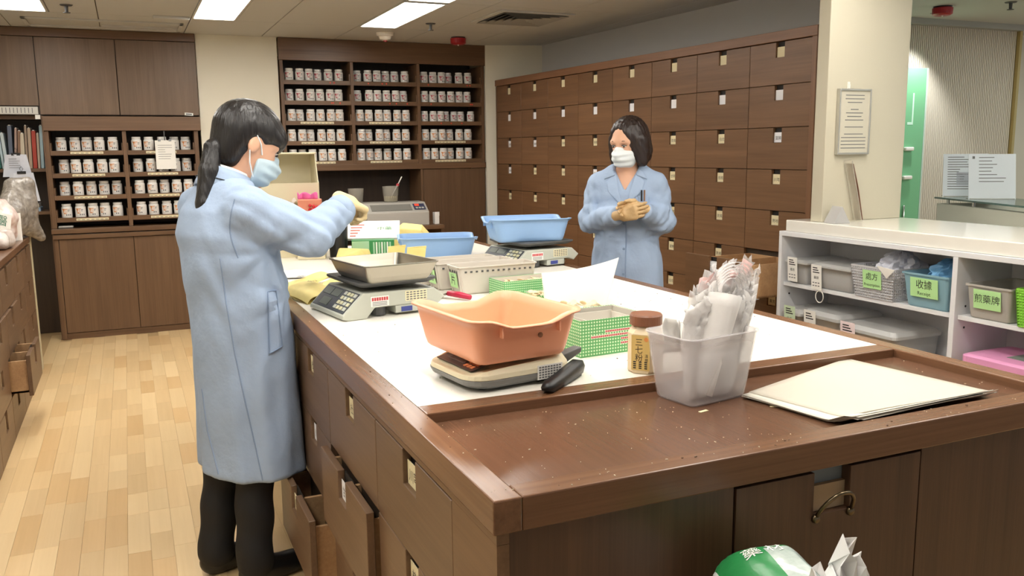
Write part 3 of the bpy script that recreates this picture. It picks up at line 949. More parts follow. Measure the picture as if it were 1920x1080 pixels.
# ================================================================ price-computing scales
def price_scale(x, y, z, rz, label, w=0.30, plate_m=None, sticker=True):
    """display faces local -x"""
    t = TH('digital_scale', label, 'scale', (x, y, z), rz)
    prof = [(0.0, 0.006), (0.02, 0.0), (0.085, 0.0), (0.115, 0.034), (0.315, 0.034), (0.345, 0.022), (0.375, 0.05), (0.335, 0.082), (0.075, 0.086), (0.002, 0.018)]
    OB('housing', B().prism([(p[0], p[1]) for p in prof], 1, -w / 2, w / 2), M_GREYP, t, bevel=0.004)
    OB('foot', B().lathe([(0.022, 0.0), (0.024, 0.03), (0.014, 0.034)], 14, 0, None, 0.30, -w / 2 + 0.05), M_BLACK, t)
    OB('foot', B().lathe([(0.022, 0.0), (0.024, 0.03), (0.014, 0.034)], 14, 0, None, 0.30, w / 2 - 0.05), M_BLACK, t)
    OB('foot', B().lathe([(0.026, 0.004), (0.026, 0.034)], 14, 0, None, 0.145, -w / 2 + 0.045), M_DGREY, t)
    OB('battery_hatch', B().box(0.19, 0.29, -w / 2 + 0.002, -w / 2 + 0.1, 0.008, 0.0335), M_GREYP, t, bevel=0.002)
    OB('blue_plug', B().box(0.21, 0.25, -w / 2 - 0.0005, -w / 2 + 0.0019, 0.012, 0.028), mat('blue_plug', (60, 70, 140), 0.4), t)
    # sloped display panel
    P = Vector((0.004, 0, 0.0195)); Q = Vector((0.073, 0, 0.0842))
    M = frame_M(P + (Q - P) * 0.5, (0, -1, 0), Q - P)     # x along -y, y up the slope
    L = (Q - P).length
    pn = OB('display_panel', B().box(-w / 2 + 0.012, w / 2 - 0.012, -L / 2 + 0.004, L / 2 - 0.004, -0.001, 0.0022, 0, M), mat('panel_navy', (54, 58, 66), 0.45), t, bevel=0.001)
    for u0, u1, v0, v1 in ((-0.125, -0.062, 0.008, 0.036), (-0.055, 0.010, 0.008, 0.036), (-0.09, -0.02, -0.034, -0.004)):
        OB('screen', B().box(u0, u1, v0, v1, 0.0023, 0.0035, 0, M), M_LCD, pn)
    for i in range(4):
        for j in range(4):
            u = 0.036 + i * 0.026; v = -0.033 + j * 0.019
            OB('key', B().box(u, u + 0.019, v, v + 0.013, 0.0023, 0.0045, 0, M), mat('key_cream', (200, 196, 160), 0.5) if (i + j) % 3 else M_GREYP, pn)
    OB('column', B().lathe([(0.05, 0.084), (0.04, 0.105)], 16, 0, None, 0.20, 0), M_DGREY, t)
    OB('platform', B().loft([[(p[0] + 0.205, p[1], 0.100) for p in rounded_rect(0.25, w - 0.04, 0.02)],
                             [(p[0] + 0.205, p[1], 0.112) for p in rounded_rect(0.29, w, 0.02)],
                             [(p[0] + 0.205, p[1], 0.119) for p in rounded_rect(0.29, w, 0.02)]]), plate_m or M_DGREY, t, bevel=0.002)
    if sticker:
        s = B().box(0.10, 0.165, -w / 2 - 0.0012, -w / 2 - 0.0002, 0.038, 0.072)
        for k in range(7):
            s.box(0.104 + k * 0.0085, 0.1105 + k * 0.0085, -w / 2 - 0.0018, -w / 2 - 0.0012, 0.057, 0.068, 1)
        for k in range(3):
            s.box(0.106, 0.158, -w / 2 - 0.0018, -w / 2 - 0.0012, 0.041 + k * 0.005, 0.043 + k * 0.005, 2)
        OB('sticker', s, [M_PAPER, M_RED, M_INKS], t)
        s = B().box(0.225, 0.305, -w / 2 - 0.0012, -w / 2 - 0.0002, 0.046, 0.080)
        for k in range(4):
            for q in range(6):
                s.box(0.229 + q * 0.0128, 0.238 + q * 0.0128, -w / 2 - 0.0018, -w / 2 - 0.0012, 0.049 + k * 0.0078, 0.053 + k * 0.0078, 2)
        OB('sticker', s, [mat('sticker_cream', (232, 222, 184), 0.6), M_RED, M_INKS], t)
    return t
price_scale(0.575, 2.855, 0.92, math.radians(9), 'grey digital price scale carrying the steel pan', 0.30)
t = TH('steel_pan', 'square stainless steel pan on the grey price scale', 'pan', (0.775, 2.838, 1.0392), math.radians(10))
OB('basin', shell(0.275, 0.315, 0.058, 0.02, 0.84, 0.0015, 0.004, 0, steps=3), M_METAL, t, smooth=False)
price_scale(1.545, 3.69, 0.92, math.radians(10), 'grey digital price scale carrying the blue tub near the island edge', 0.31)
tub(1.715, 3.715, 1.0392, math.radians(-10), 0.39, 0.29, 0.105, M_BLUE, 'light blue plastic tub on the far price scale', 'x')
tub(1.435, 4.20, 0.9197, math.radians(-14), 0.40, 0.30, 0.110, M_BLUE, 'light blue plastic tub standing on the island behind the baskets', 'x')

# ================================================================ compact scale with the orange tub, staplers beside it
t = TH('compact_scale', 'compact cream and grey digital scale under the orange tub', 'scale', (0.790, 1.872, 0.9197), math.radians(8))
def rr_ring(w, d, r, z, dx=0): return [(p[0] + dx, p[1], z) for p in rounded_rect(w, d, r, 6)]
OB('lower_shell', B().loft([rr_ring(0.25, 0.215, 0.05, 0.006), rr_ring(0.285, 0.24, 0.06, 0.016), rr_ring(0.295, 0.25, 0.06, 0.028)]), M_MGREY, t, smooth=False, bevel=0.002)
ring1 = rr_ring(0.292, 0.247, 0.06, 0.0285); ring2 = [(p[0], p[1], 0.040) for p in rounded_rect(0.288, 0.243, 0.06, 6)]
ring3 = [(p[0], p[1], 0.058 if p[0] > -0.05 else 0.058 - (-0.05 - p[0]) * 0.22) for p in rounded_rect(0.262, 0.222, 0.05, 6)]
OB('upper_shell', B().loft([ring1, ring2, ring3]), M_CREAMP, t, bevel=0.002)
M = frame_M((-0.099, 0.0, 0.0512), (0, -1, 0), (0.95, 0, 0.22))
pn = OB('display_panel', B().box(-0.085, 0.085, -0.026, 0.030, 0.0, 0.0022, 0, M), mat('panel_brown', (72, 56, 52), 0.3), t, bevel=0.001)
OB('screen', B().box(-0.05, 0.022, -0.010, 0.022, 0.0022, 0.0032, 0, M), mat('screen_brown', (110, 88, 80), 0.2), pn)
for i in range(3):
    for j in range(2):
        OB('key', B().box(0.034 + i * 0.015, 0.045 + i * 0.015, -0.018 + j * 0.016, -0.007 + j * 0.016, 0.0022, 0.0038, 0, M), mat('key_orange', (214, 130, 84), 0.5), pn)
OB('pan_support', B().lathe([(0.085, 0.0575), (0.09, 0.0645)], 24, 0, None, 0.03, 0), M_DGREY, t)
s = B().box(0.03, 0.10, -0.1245, -0.1235, 0.012, 0.046)
for k in range(5):
    for q in range(8):
        s.box(0.034 + q * 0.008, 0.0395 + q * 0.008, -0.1251, -0.1245, 0.015 + k * 0.006, 0.0185 + k * 0.006, 1)
OB('sticker', s, [M_PAPER, M_INKS], t)
for sx in (-1, 1):
    for sy in (-1, 1):
        OB('foot', B().lathe([(0.012, 0.0), (0.012, 0.0062)], 10, 0, None, 0.09 * sx, 0.075 * sy), M_BLACK, t)
tub(0.786, 1.892, 0.9845, math.radians(7), 0.305, 0.36, 0.105, M_ORANGE, 'orange plastic tub on the compact scale at the island front', 'y', True)

t = TH('stapler', 'black stapler lying in front of the compact scale', 'stapler', (0.900, 1.742, 0.9197), math.radians(39))
t.scale = (1.45, 1.05, 0.78)
OB('handle', B().loft([[(x, yy * s + 0.0, zz) for yy, zz in ((-0.014, z0), (0.014, z0), (0.017, z0 + h * .5), (0.011, z0 + h), (-0.011, z0 + h), (-0.017, z0 + h * .5))] for x, s, z0, h in ((-0.072, 0.6, 0.010, 0.018), (-0.06, 0.95, 0.004, 0.03), (-0.02, 1.0, 0.003, 0.034), (0.03, 1.05, 0.006, 0.040), (0.055, 1.05, 0.010, 0.040), (0.062, 0.9, 0.014, 0.032))]), M_BLACK, t, smooth=True)
OB('end_cap', B().box(0.0622, 0.0645, -0.008, 0.008, 0.018, 0.040), mat('cap_orange', (212, 132, 92), 0.5), t, bevel=0.001)
OB('jaw', B().box(-0.055, 0.058, -0.009, 0.009, 0.0, 0.0035), M_DGREY, t)
t = TH('desk_stapler', 'small grey and black stapler beside the compact scale', 'stapler', (0.915, 1.818, 0.9197), math.radians(18))
t.scale = (1.25, 1.2, 1.15)
OB('base', B().box(-0.06, 0.05, -0.016, 0.016, 0.0, 0.010), M_BLACK, t, bevel=0.003)
OB('body', B().prism([(-0.058, 0.010), (-0.02, 0.010), (0.062, 0.040), (0.064, 0.052), (-0.02, 0.040), (-0.058, 0.036)], 1, -0.012, 0.012), M_DGREY, t, bevel=0.003)
OB('hinge', B().box(-0.05, -0.026, -0.0165, -0.012, 0.004, 0.034), M_CHROME, t)

# ================================================================ white bin full of bags, powder jar, wrapping sheets
M_CLEAR = mat('clear_plastic', (222, 217, 218), 0.25, alpha=0.36)
M_BAG = mat('plastic_bag', (246, 242, 240), 0.2, alpha=0.30, bump=0.5, bscale=25)
M_BAGW = mat('plastic_bag_milky', (244, 240, 236), 0.3, alpha=0.50, bump=0.4, bscale=20)
M_BAGP = mat('plastic_bag_pink', (236, 196, 190), 0.35, alpha=0.55, bump=0.4, bscale=20)
binT = TH('plastic_bin', 'translucent white plastic bin stuffed with clear bags', 'bin', (1.165, 1.575, 0.8985), math.radians(9))
OB('body', shell(0.225, 0.165, 0.155, 0.025, 0.80, 0.002, 0.004, 0, steps=4), M_CLEAR, binT, smooth=True)
def wavy_sheet(p00, p10, p11, p01, n=10, m=14, amp=0.006, seed=0, curl=0.0, nrm=None, crinkle=0.0):
    r_ = np.random.RandomState(seed)
    ph = r_.rand(6) * 6.28
    P = [Vector(q) for q in (p00, p10, p11, p01)]
    nv = Vector(nrm) if nrm else (P[1] - P[0]).cross(P[3] - P[0]).normalized()
    def fn(u, v):
        p = (P[0] * (1 - u) + P[1] * u) * (1 - v) + (P[3] * (1 - u) + P[2] * u) * v
        w = amp * (math.sin(5 * u + ph[0] + 2 * v) + 0.6 * math.sin(9 * v + ph[1] + 3 * u) + 0.5 * math.sin(13 * u * v + ph[2])) * (0.3 + v)
        p = p + nv * (w + curl * (u - 0.5) ** 2 * 4)
        if crinkle:
            q = Vector(r_.randn(3)) * crinkle
            p = p + q * (0.4 + 0.9 * v)
            if v > 0.999:
                p.z += 0.010 * math.sin(17 * u + ph[3]) + 0.006 * r_.randn()
        return p
    return B().grid(fn, n, m)
fan = random.Random(5)
labs = ['milky folded plastic bag leaning in the white bin, nearest the camera', 'clear plastic bag in the white bin, second of the leaning bags',
        'clear plastic bag in the white bin, third of the leaning bags', 'clear plastic bag in the white bin, fourth of the leaning bags',
        'pinkish clear plastic bag at the right of the white bin', 'clear plastic bag with a carry handle cut, at the back of the bin',
        'clear plastic bag corner sticking out at the bin right end']
for k in range(7):
    y = 1.530 + 0.015 * k
    xb = 1.085 + 0.012 * k; xt = 1.115 + 0.022 * k
    wb, wt = (0.135, 0.185) if k < 4 else (0.11, 0.135)
    zt = (1.115, 1.13, 1.145, 1.160, 1.165, 1.180, 1.100)[k]
    if k == 6: xt += 0.045; wt = 0.10
    bm_ = wavy_sheet((xb, y, 0.910), (xb + wb, y + 0.006, 0.910), (xt + wt, y + 0.035 + 0.008, zt + 0.02 * fan.random()), (xt, y + 0.035, zt), 26, 24, 0.0050 + 0.001 * k, k, crinkle=0.0028)
    if k < 6:
        bm_.grid(lambda u, v, y=y, xb=xb, wb=wb, xt=xt, wt=wt, zt=zt, k=k: Vector((xb + wb * u + (xt - xb + (wt - wb) * u) * v + 0.004 * math.sin(8 * v + k), y + 0.008 + 0.035 * v + 0.006 * math.sin(7 * u + k + 3 * v) * v, 0.912 + (zt - 0.912 - 0.010 - 0.008 * math.sin(9 * u + k)) * v)), 12, 10)
    OB('plastic_bag', bm_, (M_BAGW if k in (0, 2) else M_BAGP if k == 4 else M_BAG), label=labs[k], cat='bag', group='bags in the white bin', smooth=True, solid=0.0006)
# rolled bundle of bags seen as the bright tube in the middle
t = TH('bag_roll', 'rolled bundle of clear bags leaning in the white bin', 'bag', (1.150, 1.555, 0.906))
b = B()
pts = [Vector((-0.015 + 0.075 * v, -0.022 + 0.02 * v, 0.012 + 0.215 * v)) for v in [i / 8 for i in range(9)]]
b.tube(pts, [0.034 + 0.016 * (i / 8) for i in range(9)], 18, 0, False, 0.55)
OB('roll', b, M_BAGW, t, smooth=True)
b = B()
for k in range(6):
    arc = [(0.085 + (0.030 + 0.004 * k) * math.cos(q) + 0.008 * k, 0.012 + 0.007 * k, 0.232 + 0.006 * k + 0.030 * math.sin(q)) for q in [math.pi * i / 10 for i in range(11)]]
    b.tube(arc, 0.008, 6, 0, False, 0.12)
OB('handle_loops', b, M_BAG, t, smooth=True)
t = TH('tissue', 'white tissue corner rising from the left end of the white bin', 'tissue', (1.10, 1.605, 1.03))
OB('sheet', wavy_sheet((-0.02, 0, -0.03), (0.03, 0.004, -0.03), (0.034, 0.008, 0.042), (-0.012, 0.006, 0.052), 8, 8, 0.006, 3), M_PAPER, t, smooth=True, solid=0.001)

t = TH('powder_jar', 'plastic jar of pale powder with brown lid and 三七粉 label', 'jar', (1.133, 1.757, 0.9197), math.radians(-50))
def oct_ring(w, d, c, z): return [(x, y, z) for x, y in ((w / 2, -d / 2 + c), (w / 2, d / 2 - c), (w / 2 - c, d / 2), (-w / 2 + c, d / 2), (-w / 2, d / 2 - c), (-w / 2, -d / 2 + c), (-w / 2 + c, -d / 2), (w / 2 - c, -d / 2))]
OB('body', B().loft([oct_ring(0.074, 0.074, 0.02, 0.0), oct_ring(0.080, 0.080, 0.02, 0.005), oct_ring(0.080, 0.080, 0.02, 0.098), oct_ring(0.066, 0.066, 0.02, 0.112), oct_ring(0.062, 0.062, 0.02, 0.116)]), mat('powder', (222, 204, 168), 0.35), t, bevel=0.002)
OB('lid', B().lathe([(0.036, 0.1165), (0.040, 0.118), (0.040, 0.140), (0.037, 0.144)], 28), mat('brown_lid', (134, 88, 64), 0.35), t)
b = B().box(-0.023, 0.023, -0.0412, -0.0404, 0.010, 0.096)
for i, ch in enumerate('三七粉'):
    add_text(b, ch, 0.020, frame_M((-0.004, -0.0414, 0.078 - 0.019 * i), (1, 0, 0), (0, 0, 1)), 1)
for i, s_ in enumerate(('溫補', '磨粉')):
    add_text(b, s_[0], 0.009, frame_M((0.015, -0.0414, 0.046 - 0.010 * i), (1, 0, 0), (0, 0, 1)), 1)
for i in range(3):
    for j in range(4):
        b.box(-0.018 + i * 0.014, -0.011 + i * 0.014, -0.0416, -0.0412, 0.014 + j * 0.005, 0.017 + j * 0.005, 1)
b.lathe([(0.0055, 0), (0.0055, 0.0004)], 12, 2, Matrix.Translation((0.014, -0.0412, 0.087)) @ Matrix.Rotation(math.pi / 2, 4, 'X'))
OB('label', b, [mat('label_gold', (214, 184, 112), 0.5), M_INK, mat('dot_orange', (226, 150, 84), 0.5)], t)

M_WRAP = mat('wrapping_sheet', (216, 211, 198), 0.6, var=0.03, vscale=5)
M_WRAP2 = mat('wrapping_sheet_translucent', (228, 220, 204), 0.5, alpha=0.62)
sq = [(1.249, 1.511), (1.302, 1.232), (1.732, 1.262), (1.690, 1.64)]
for k in range(7):
    dx, dy = random.uniform(-0.016, 0.016), random.uniform(-0.006, 0.014)
    a = random.uniform(-0.035, 0.035)
    if k == 6: dx, dy, a = 0.016, 0.022, 0.03
    cx, cy = 1.492, 1.424
    P = []
    for px, py in sq:
        qx, qy = px - cx, py - cy
        P.append((cx + dx + qx * math.cos(a) - qy * math.sin(a), cy + dy + qx * math.sin(a) + qy * math.cos(a)))
    def fn(u, v, P=P, k=k):
        x = (P[0][0] * (1 - u) + P[1][0] * u) * (1 - v) + (P[3][0] * (1 - u) + P[2][0] * u) * v
        y = (P[0][1] * (1 - u) + P[1][1] * u) * (1 - v) + (P[3][1] * (1 - u) + P[2][1] * u) * v
        zf = min(1, max(0, (1.300 - y) / 0.055))
        return Vector((x, y, 0.8990 + 0.0015 * k + 0.0215 * zf * zf * (3 - 2 * zf)))
    lab = ('translucent wrapping sheet lying askew on top of the paper pile' if k == 6 else
           'uppermost opaque cream sheet of the wrapping paper pile' if k == 5 else
           'cream wrapping paper sheet under the pile on the island tray')
    OB('wrapping_sheet', B().grid(fn, 16, 16), M_WRAP2 if k == 6 else M_WRAP, label=lab, cat='paper', group='wrapping sheets on the tray', smooth=True, solid=0.0008)
for k, (x, y, a) in enumerate(((1.10, 1.475, 0.2), (1.262, 1.435, -0.3))):
    OB('label_slip', B().box(-0.012, 0.012, -0.004, 0.004, 0, 0.0012), M_CARD, loc=(x, y, 0.8985), rot=(0, 0, a), label=('tiny paper slip on the tray in front of the white bin', 'tiny paper slip on the tray beside the wrapping sheets')[k], cat='paper slip')

# herb crumbs scattered on the rim, the tray and the white board
b = B()
rc = random.Random(21)
for k in range(320):
    u = rc.random()
    if u < 0.45: x, y, z, mi = rc.uniform(0.54, 1.85), rc.uniform(1.24, 1.64), 0.898, 0
    elif u < 0.62: x, y, z, mi = rc.uniform(0.49, 1.85), rc.uniform(1.18, 1.228), 0.92, rc.choice((0, 0, 1))
    elif u < 0.72: x, y, z, mi = rc.uniform(0.485, 0.53), rc.uniform(1.2, 3.0), 0.92, rc.choice((0, 1))
    else: x, y, z, mi = rc.uniform(0.55, 1.85), rc.uniform(1.73, 2.8), 0.9196, rc.choice((1, 1, 0))
    s_ = rc.choice((0.0005, 0.0006, 0.0008, 0.0012)) * (1.3 if mi == 1 else 1)
    a = rc.random() * 6.28
    M = Matrix.Translation((x, y, z)) @ Matrix.Rotation(a, 4, 'Z')
    b.box(-s_ * rc.choice((1, 1, 2.5)), s_, -s_ * 0.7, s_ * 0.7, 0, s_, mi, M)
OB('herb_crumbs', b, [mat('crumb_pale', (206, 192, 166), 0.8), mat('crumb_dark', (92, 70, 52), 0.8)], kind='stuff', label='fine herb crumbs scattered over the island top', cat='crumbs')

# ================================================================ green checked boxes, baskets, papers
def check_mat(name, base, line, pitch, w):
    m = bpy.data.materials.new(name); m.use_nodes = True
    nt = m.node_tree; bs = nt.nodes['Principled BSDF']; bs.inputs['Roughness'].default_value = 0.55
    tc = nt.nodes.new('ShaderNodeTexCoord'); sp = nt.nodes.new('ShaderNodeSeparateXYZ')
    nt.links.new(tc.outputs['Object'], sp.inputs[0])
    ad = nt.nodes.new('ShaderNodeMath'); ad.operation = 'ADD'
    nt.links.new(sp.outputs[0], ad.inputs[0]); nt.links.new(sp.outputs[1], ad.inputs[1])
    cs = []
    for src in (ad.outputs[0], sp.outputs[2]):
        d = nt.nodes.new('ShaderNodeMath'); d.operation = 'DIVIDE'; d.inputs[1].default_value = pitch
        nt.links.new(src, d.inputs[0])
        f = nt.nodes.new('ShaderNodeMath'); f.operation = 'FRACT'; nt.links.new(d.outputs[0], f.inputs[0])
        g = nt.nodes.new('ShaderNodeMath'); g.operation = 'LESS_THAN'; g.inputs[1].default_value = w
        nt.links.new(f.outputs[0], g.inputs[0]); cs.append(g)
    mx = nt.nodes.new('ShaderNodeMath'); mx.operation = 'MAXIMUM'
    nt.links.new(cs[0].outputs[0], mx.inputs[0]); nt.links.new(cs[1].outputs[0], mx.inputs[1])
    mi = nt.nodes.new('ShaderNodeMix'); mi.data_type = 'RGBA'
    mi.inputs[6].default_value = lin(base); mi.inputs[7].default_value = lin(line)
    nt.links.new(mx.outputs[0], mi.inputs[0]); nt.links.new(mi.outputs[2], bs.inputs['Base Color'])
    MATS[name] = m
    return m
M_CHECK = check_mat('green_check', (204, 230, 190), (92, 168, 100), 0.0085, 0.45)
M_BOXIN = mat('box_lining', (206, 200, 188), 0.7)
M_HERB = mat('herb_slices', (226, 208, 172), 0.75, var=0.15, vscale=40)
def open_box(x, y, z, rz, w, d, h, label, text=None, fill=None):
    t = TH('paper_box', label, 'box', (x, y, z), rz)
    e = 0.002
    b = B().box(-w / 2, w / 2, -d / 2, -d / 2 + e, 0, h).box(-w / 2, w / 2, d / 2 - e, d / 2, 0, h)
    b.box(-w / 2, -w / 2 + e, -d / 2 + e, d / 2 - e, 0, h).box(w / 2 - e, w / 2, -d / 2 + e, d / 2 - e, 0, h)
    b.box(-w / 2 + e, w / 2 - e, -d / 2 + e, d / 2 - e, 0, e)
    OB('walls', b, M_CHECK, t)
    b = B()
    b.box(-w / 2 + e, w / 2 - e, -d / 2 + e, -d / 2 + 2 * e, e, h - 0.001).box(-w / 2 + e, w / 2 - e, d / 2 - 2 * e, d / 2 - e, e, h - 0.001)
    b.box(-w / 2 + e, -w / 2 + 2 * e, -d / 2 + 2 * e, d / 2 - 2 * e, e, h - 0.001).box(w / 2 - 2 * e, w / 2 - e, -d / 2 + 2 * e, d / 2 - 2 * e, e, h - 0.001)
    OB('lining', b, M_BOXIN, t)
    if text:
        s = B()
        for k, (u, wd) in enumerate(text):
            s.box(u, u + wd, -d / 2 - 0.0008, -d / 2, 0.060 - k * 0.012, 0.067 - k * 0.012, 0)
            n = int(wd / 0.006)
            for q in range(n):
                s.box(u + 0.001 + q * 0.006, u + 0.0055 + q * 0.006, -d / 2 - 0.0012, -d / 2 - 0.0008, 0.0612 - k * 0.012, 0.0658 - k * 0.012, 1)
        OB('print', s, [mat('print_ground', (226, 226, 216), 0.6), M_RED], t)
    if fill:
        b = B(); rf = random.Random(int(w * 1000))
        for k in range(90):
            M = Matrix.Translation((rf.uniform(-w / 2 + 0.02, w / 2 - 0.02), rf.uniform(-d / 2 + 0.015, d / 2 - 0.015), fill + rf.uniform(0, 0.012))) @ Euler((rf.uniform(-.5, .5), rf.uniform(-.5, .5), rf.uniform(0, 6))).to_matrix().to_4x4()
            b.lathe([(0.011, -0.001), (0.012, 0.0), (0.011, 0.001)], 7, 0, M)
        b.box(-w / 2 + 2 * e, w / 2 - 2 * e, -d / 2 + 2 * e, d / 2 - 2 * e, e, fill)
        o = OB('herb_filling', b, M_HERB, t); tag(o, kind='stuff')
    return t
open_box(1.152, 2.03, 0.9197, math.radians(4), 0.215, 0.165, 0.098, 'green checked carton with red print, open top, behind the powder jar',
         [(-0.030, 0.105), (-0.075, 0.150), (0.020, 0.055), (0.020, 0.070)], None)
t = TH('inner_tray', 'grey paper liner box folded inside the printed green carton', 'box', (1.160, 2.035, 0.923), math.radians(4))
b = B().box(-0.07, 0.07, 0.04, 0.042, 0.0, 0.088).box(-0.07, -0.068, -0.05, 0.04, 0, 0.085).box(0.068, 0.07, -0.05, 0.04, 0, 0.085).box(-0.07, 0.07, -0.05, 0.042, 0, 0.04)
OB('walls', b, M_BOXIN, t)
b = B(); rf = random.Random(4)
for k in range(26):
    M = Matrix.Translation((rf.uniform(-0.06, 0.06), rf.uniform(-0.045, 0.03), 0.042 + rf.uniform(0, 0.02))) @ Euler((rf.uniform(-.6, .6), rf.uniform(-.6, .6), rf.uniform(0, 6))).to_matrix().to_4x4()
    b.box(-0.018, 0.018, -0.012, 0.012, -0.0006, 0.0006, 0, M)
o = OB('paper_scraps', b, M_PAPER, t); tag(o, kind='stuff')
open_box(1.375, 2.945, 0.9197, math.radians(4), 0.285, 0.125, 0.062, 'low green checked carton holding dried slices, beside the baskets', None, 0.040)
open_box(1.40, 2.785, 0.9197, math.radians(-8), 0.20, 0.12, 0.026, 'shallow green checked lid with dried slices, in front of the low carton', None, 0.014)

def basket(x, y, z, rz, w, d, h, m, label, tagm=None, text=None, text2=None, holes=True, tag_face='x', taper=0.88, tsize=0.03, cell=0.013, solid=False):
    """perforated basket: lattice walls under a plain rim"""
    t = TH('plastic_basket', label, 'basket', (x, y, z), rz)
    OB('rim', shell_rim(w, d, h), m, t)
    if solid:
        OB('body', shell(w, d, h - 0.003, 0.015, taper, 0.002, 0.002, 0, steps=3), m, t)
    b = B()
    hw0, hd0 = w / 2 * taper, d / 2 * taper
    def P(sx, sy, v): # corner at height fraction v
        k = taper + (1 - taper) * v
        return Vector((sx * w / 2 * k, sy * d / 2 * k, h * v))
    e = 0.0040
    for (ax, ay), (bx, by) in (((-1, -1), (1, -1)), ((1, -1), (1, 1)), ((1, 1), (-1, 1)), ((-1, 1), (-1, -1))):
        L = (P(bx, by, 1) - P(ax, ay, 1)).length
        n = max(3, int(L / cell))
        for i in range(n + 1):
            u = i / n
            p0 = P(ax, ay, 0.03).lerp(P(bx, by, 0.03), u); p1 = P(ax, ay, 0.97).lerp(P(bx, by, 0.97), u)
            b.tube([p0, p1], e, 4)
        nz = max(3, int(h / cell))
        for j in range(nz):
            v = 0.02 + 0.96 * j / nz
            p0 = P(ax, ay, v); p1 = P(bx, by, v)
            b.tube([p0, p1], e, 4)
    b.box(-hw0, hw0, -hd0, hd0, 0, 0.003)
    if not solid:
        OB('lattice', b, m, t)
    if tagm:
        s = B()
        if tag_face == 'x':
            tw, th_ = d * (0.60 if solid else 0.42), h * 0.56
            k = taper + (1 - taper) * 0.62
            M = frame_M((-w / 2 * k - 0.006, 0, h * 0.60), (0, -1, 0), (-0.10, 0, 1))
        else:
            tw, th_ = w * 0.72, h * 0.52
            k = taper + (1 - taper) * 0.62
            M = frame_M((0, -d / 2 * k - 0.006, h * 0.60), (1, 0, 0), (0, -0.10, 1))
        s.box(-tw / 2, tw / 2, -th_ / 2, th_ / 2, -0.001, 0, 0, M)
        if text:
            add_text(s, text, tsize, M @ Matrix.Translation((0, th_ * (0.14 if text2 else 0), 0.0006)), 1)
        if text2:
            add_text(s, text2, tsize * 0.52, M @ Matrix.Translation((0, -th_ * 0.30, 0.0006)), 1)
        OB('tag', s, [tagm, M_INK], t)
    return t
def shell_rim(w, d, h, lw=0.006):
    b = B()
    o = rounded_rect(w + lw, d + lw, 0.012); i_ = rounded_rect(w - lw, d - lw, 0.008)
    rings = [[(p[0], p[1], h - 0.008) for p in o], [(p[0], p[1], h) for p in o], [(p[0], p[1], h) for p in i_], [(p[0], p[1], h - 0.008) for p in i_]]
    b.loft(rings, 0, False, False)
    n = len(o)
    b._add(rings[3] + rings[0], [(k, (k + 1) % n, n + (k + 1) % n, n + k) for k in range(n)])
    return b
M_BKW = mat('basket_white', (214, 206, 194), 0.45, alpha=0.92)
def slot_basket(x, y, z, rz, w, d, h, label, text):
    """plain walled basket with a row of slots under the rim; end faces local -x"""
    t = TH('plastic_basket', label, 'basket', (x, y, z), rz)
    OB('body', shell(w, d, h, 0.012, 0.90, 0.0025, 0.005, 0, steps=3), M_BKW, t, smooth=False)
    b = B()
    for sy in (-1, 1):
        for k in range(13):
            u = -w * 0.40 + k * w * 0.80 / 12
            b.box(u - 0.004, u + 0.004, sy * d * 0.462 - 0.002, sy * d * 0.462 + 0.002, h * 0.80, h * 0.86)
    for k in range(4):
        v = -d * 0.28 + k * d * 0.56 / 3
        b.box(-w * 0.478 - 0.002, -w * 0.478 + 0.002, v - 0.004, v + 0.004, h * 0.78, h * 0.86)
    tag(OB('slots', b, M_DGREY, t), kind='stuff')
    for sy in (-1, 1):
        OB('corner_rib', B().tube([(-w * 0.438, sy * d * 0.34, 0.004), (-w * 0.486, sy * d * 0.40, h * 0.95)], 0.004, 6), M_BKW, t)
    if text:
        M = frame_M((-w * 0.470 - 0.0045, 0, h * 0.52), (0, -1, 0), (-0.12, 0, 1))
        s = B().box(-0.036, 0.036, -0.030, 0.026, -0.001, 0, 0, M)
        add_text(s, text, 0.046, M @ Matrix.Translation((0, -0.002, 0.0006)), 1)
        OB('tag', s, [M_GREENLAB, M_INK], t)
    return t
slot_basket(1.275, 3.075, 0.9197, math.radians(2), 0.34, 0.125, 0.105, 'whitish plastic basket nearest the low green carton, green paper tag', '片')
slot_basket(1.235, 3.215, 0.9197, math.radians(2), 0.34, 0.125, 0.105, 'whitish plastic basket, middle of the three on the island, green tag', '粉')
slot_basket(1.215, 3.355, 0.9197, math.radians(2), 0.36, 0.125, 0.100, 'whitish plastic basket without tag, farthest of the three on the island', None)
t = TH('scoop', 'scoop with a crimson handle lying by the tagged baskets', 'scoop', (1.055, 2.975, 0.9197), math.radians(-55))
OB('handle', B().tube([(0, 0, 0.020), (0.05, 0, 0.018), (0.10, 0, 0.012)], [0.010, 0.012, 0.009], 10), mat('crimson_plastic', (196, 40, 74), 0.3), t, smooth=True)
OB('blade', B().loft([[(-0.002, -0.012, 0.014), (-0.002, 0.012, 0.014), (-0.002, 0.012, 0.022), (-0.002, -0.012, 0.022)], [(-0.06, -0.022, 0.0), (-0.06, 0.022, 0.0), (-0.06, 0.022, 0.003), (-0.06, -0.022, 0.003)]]), M_METAL, t)

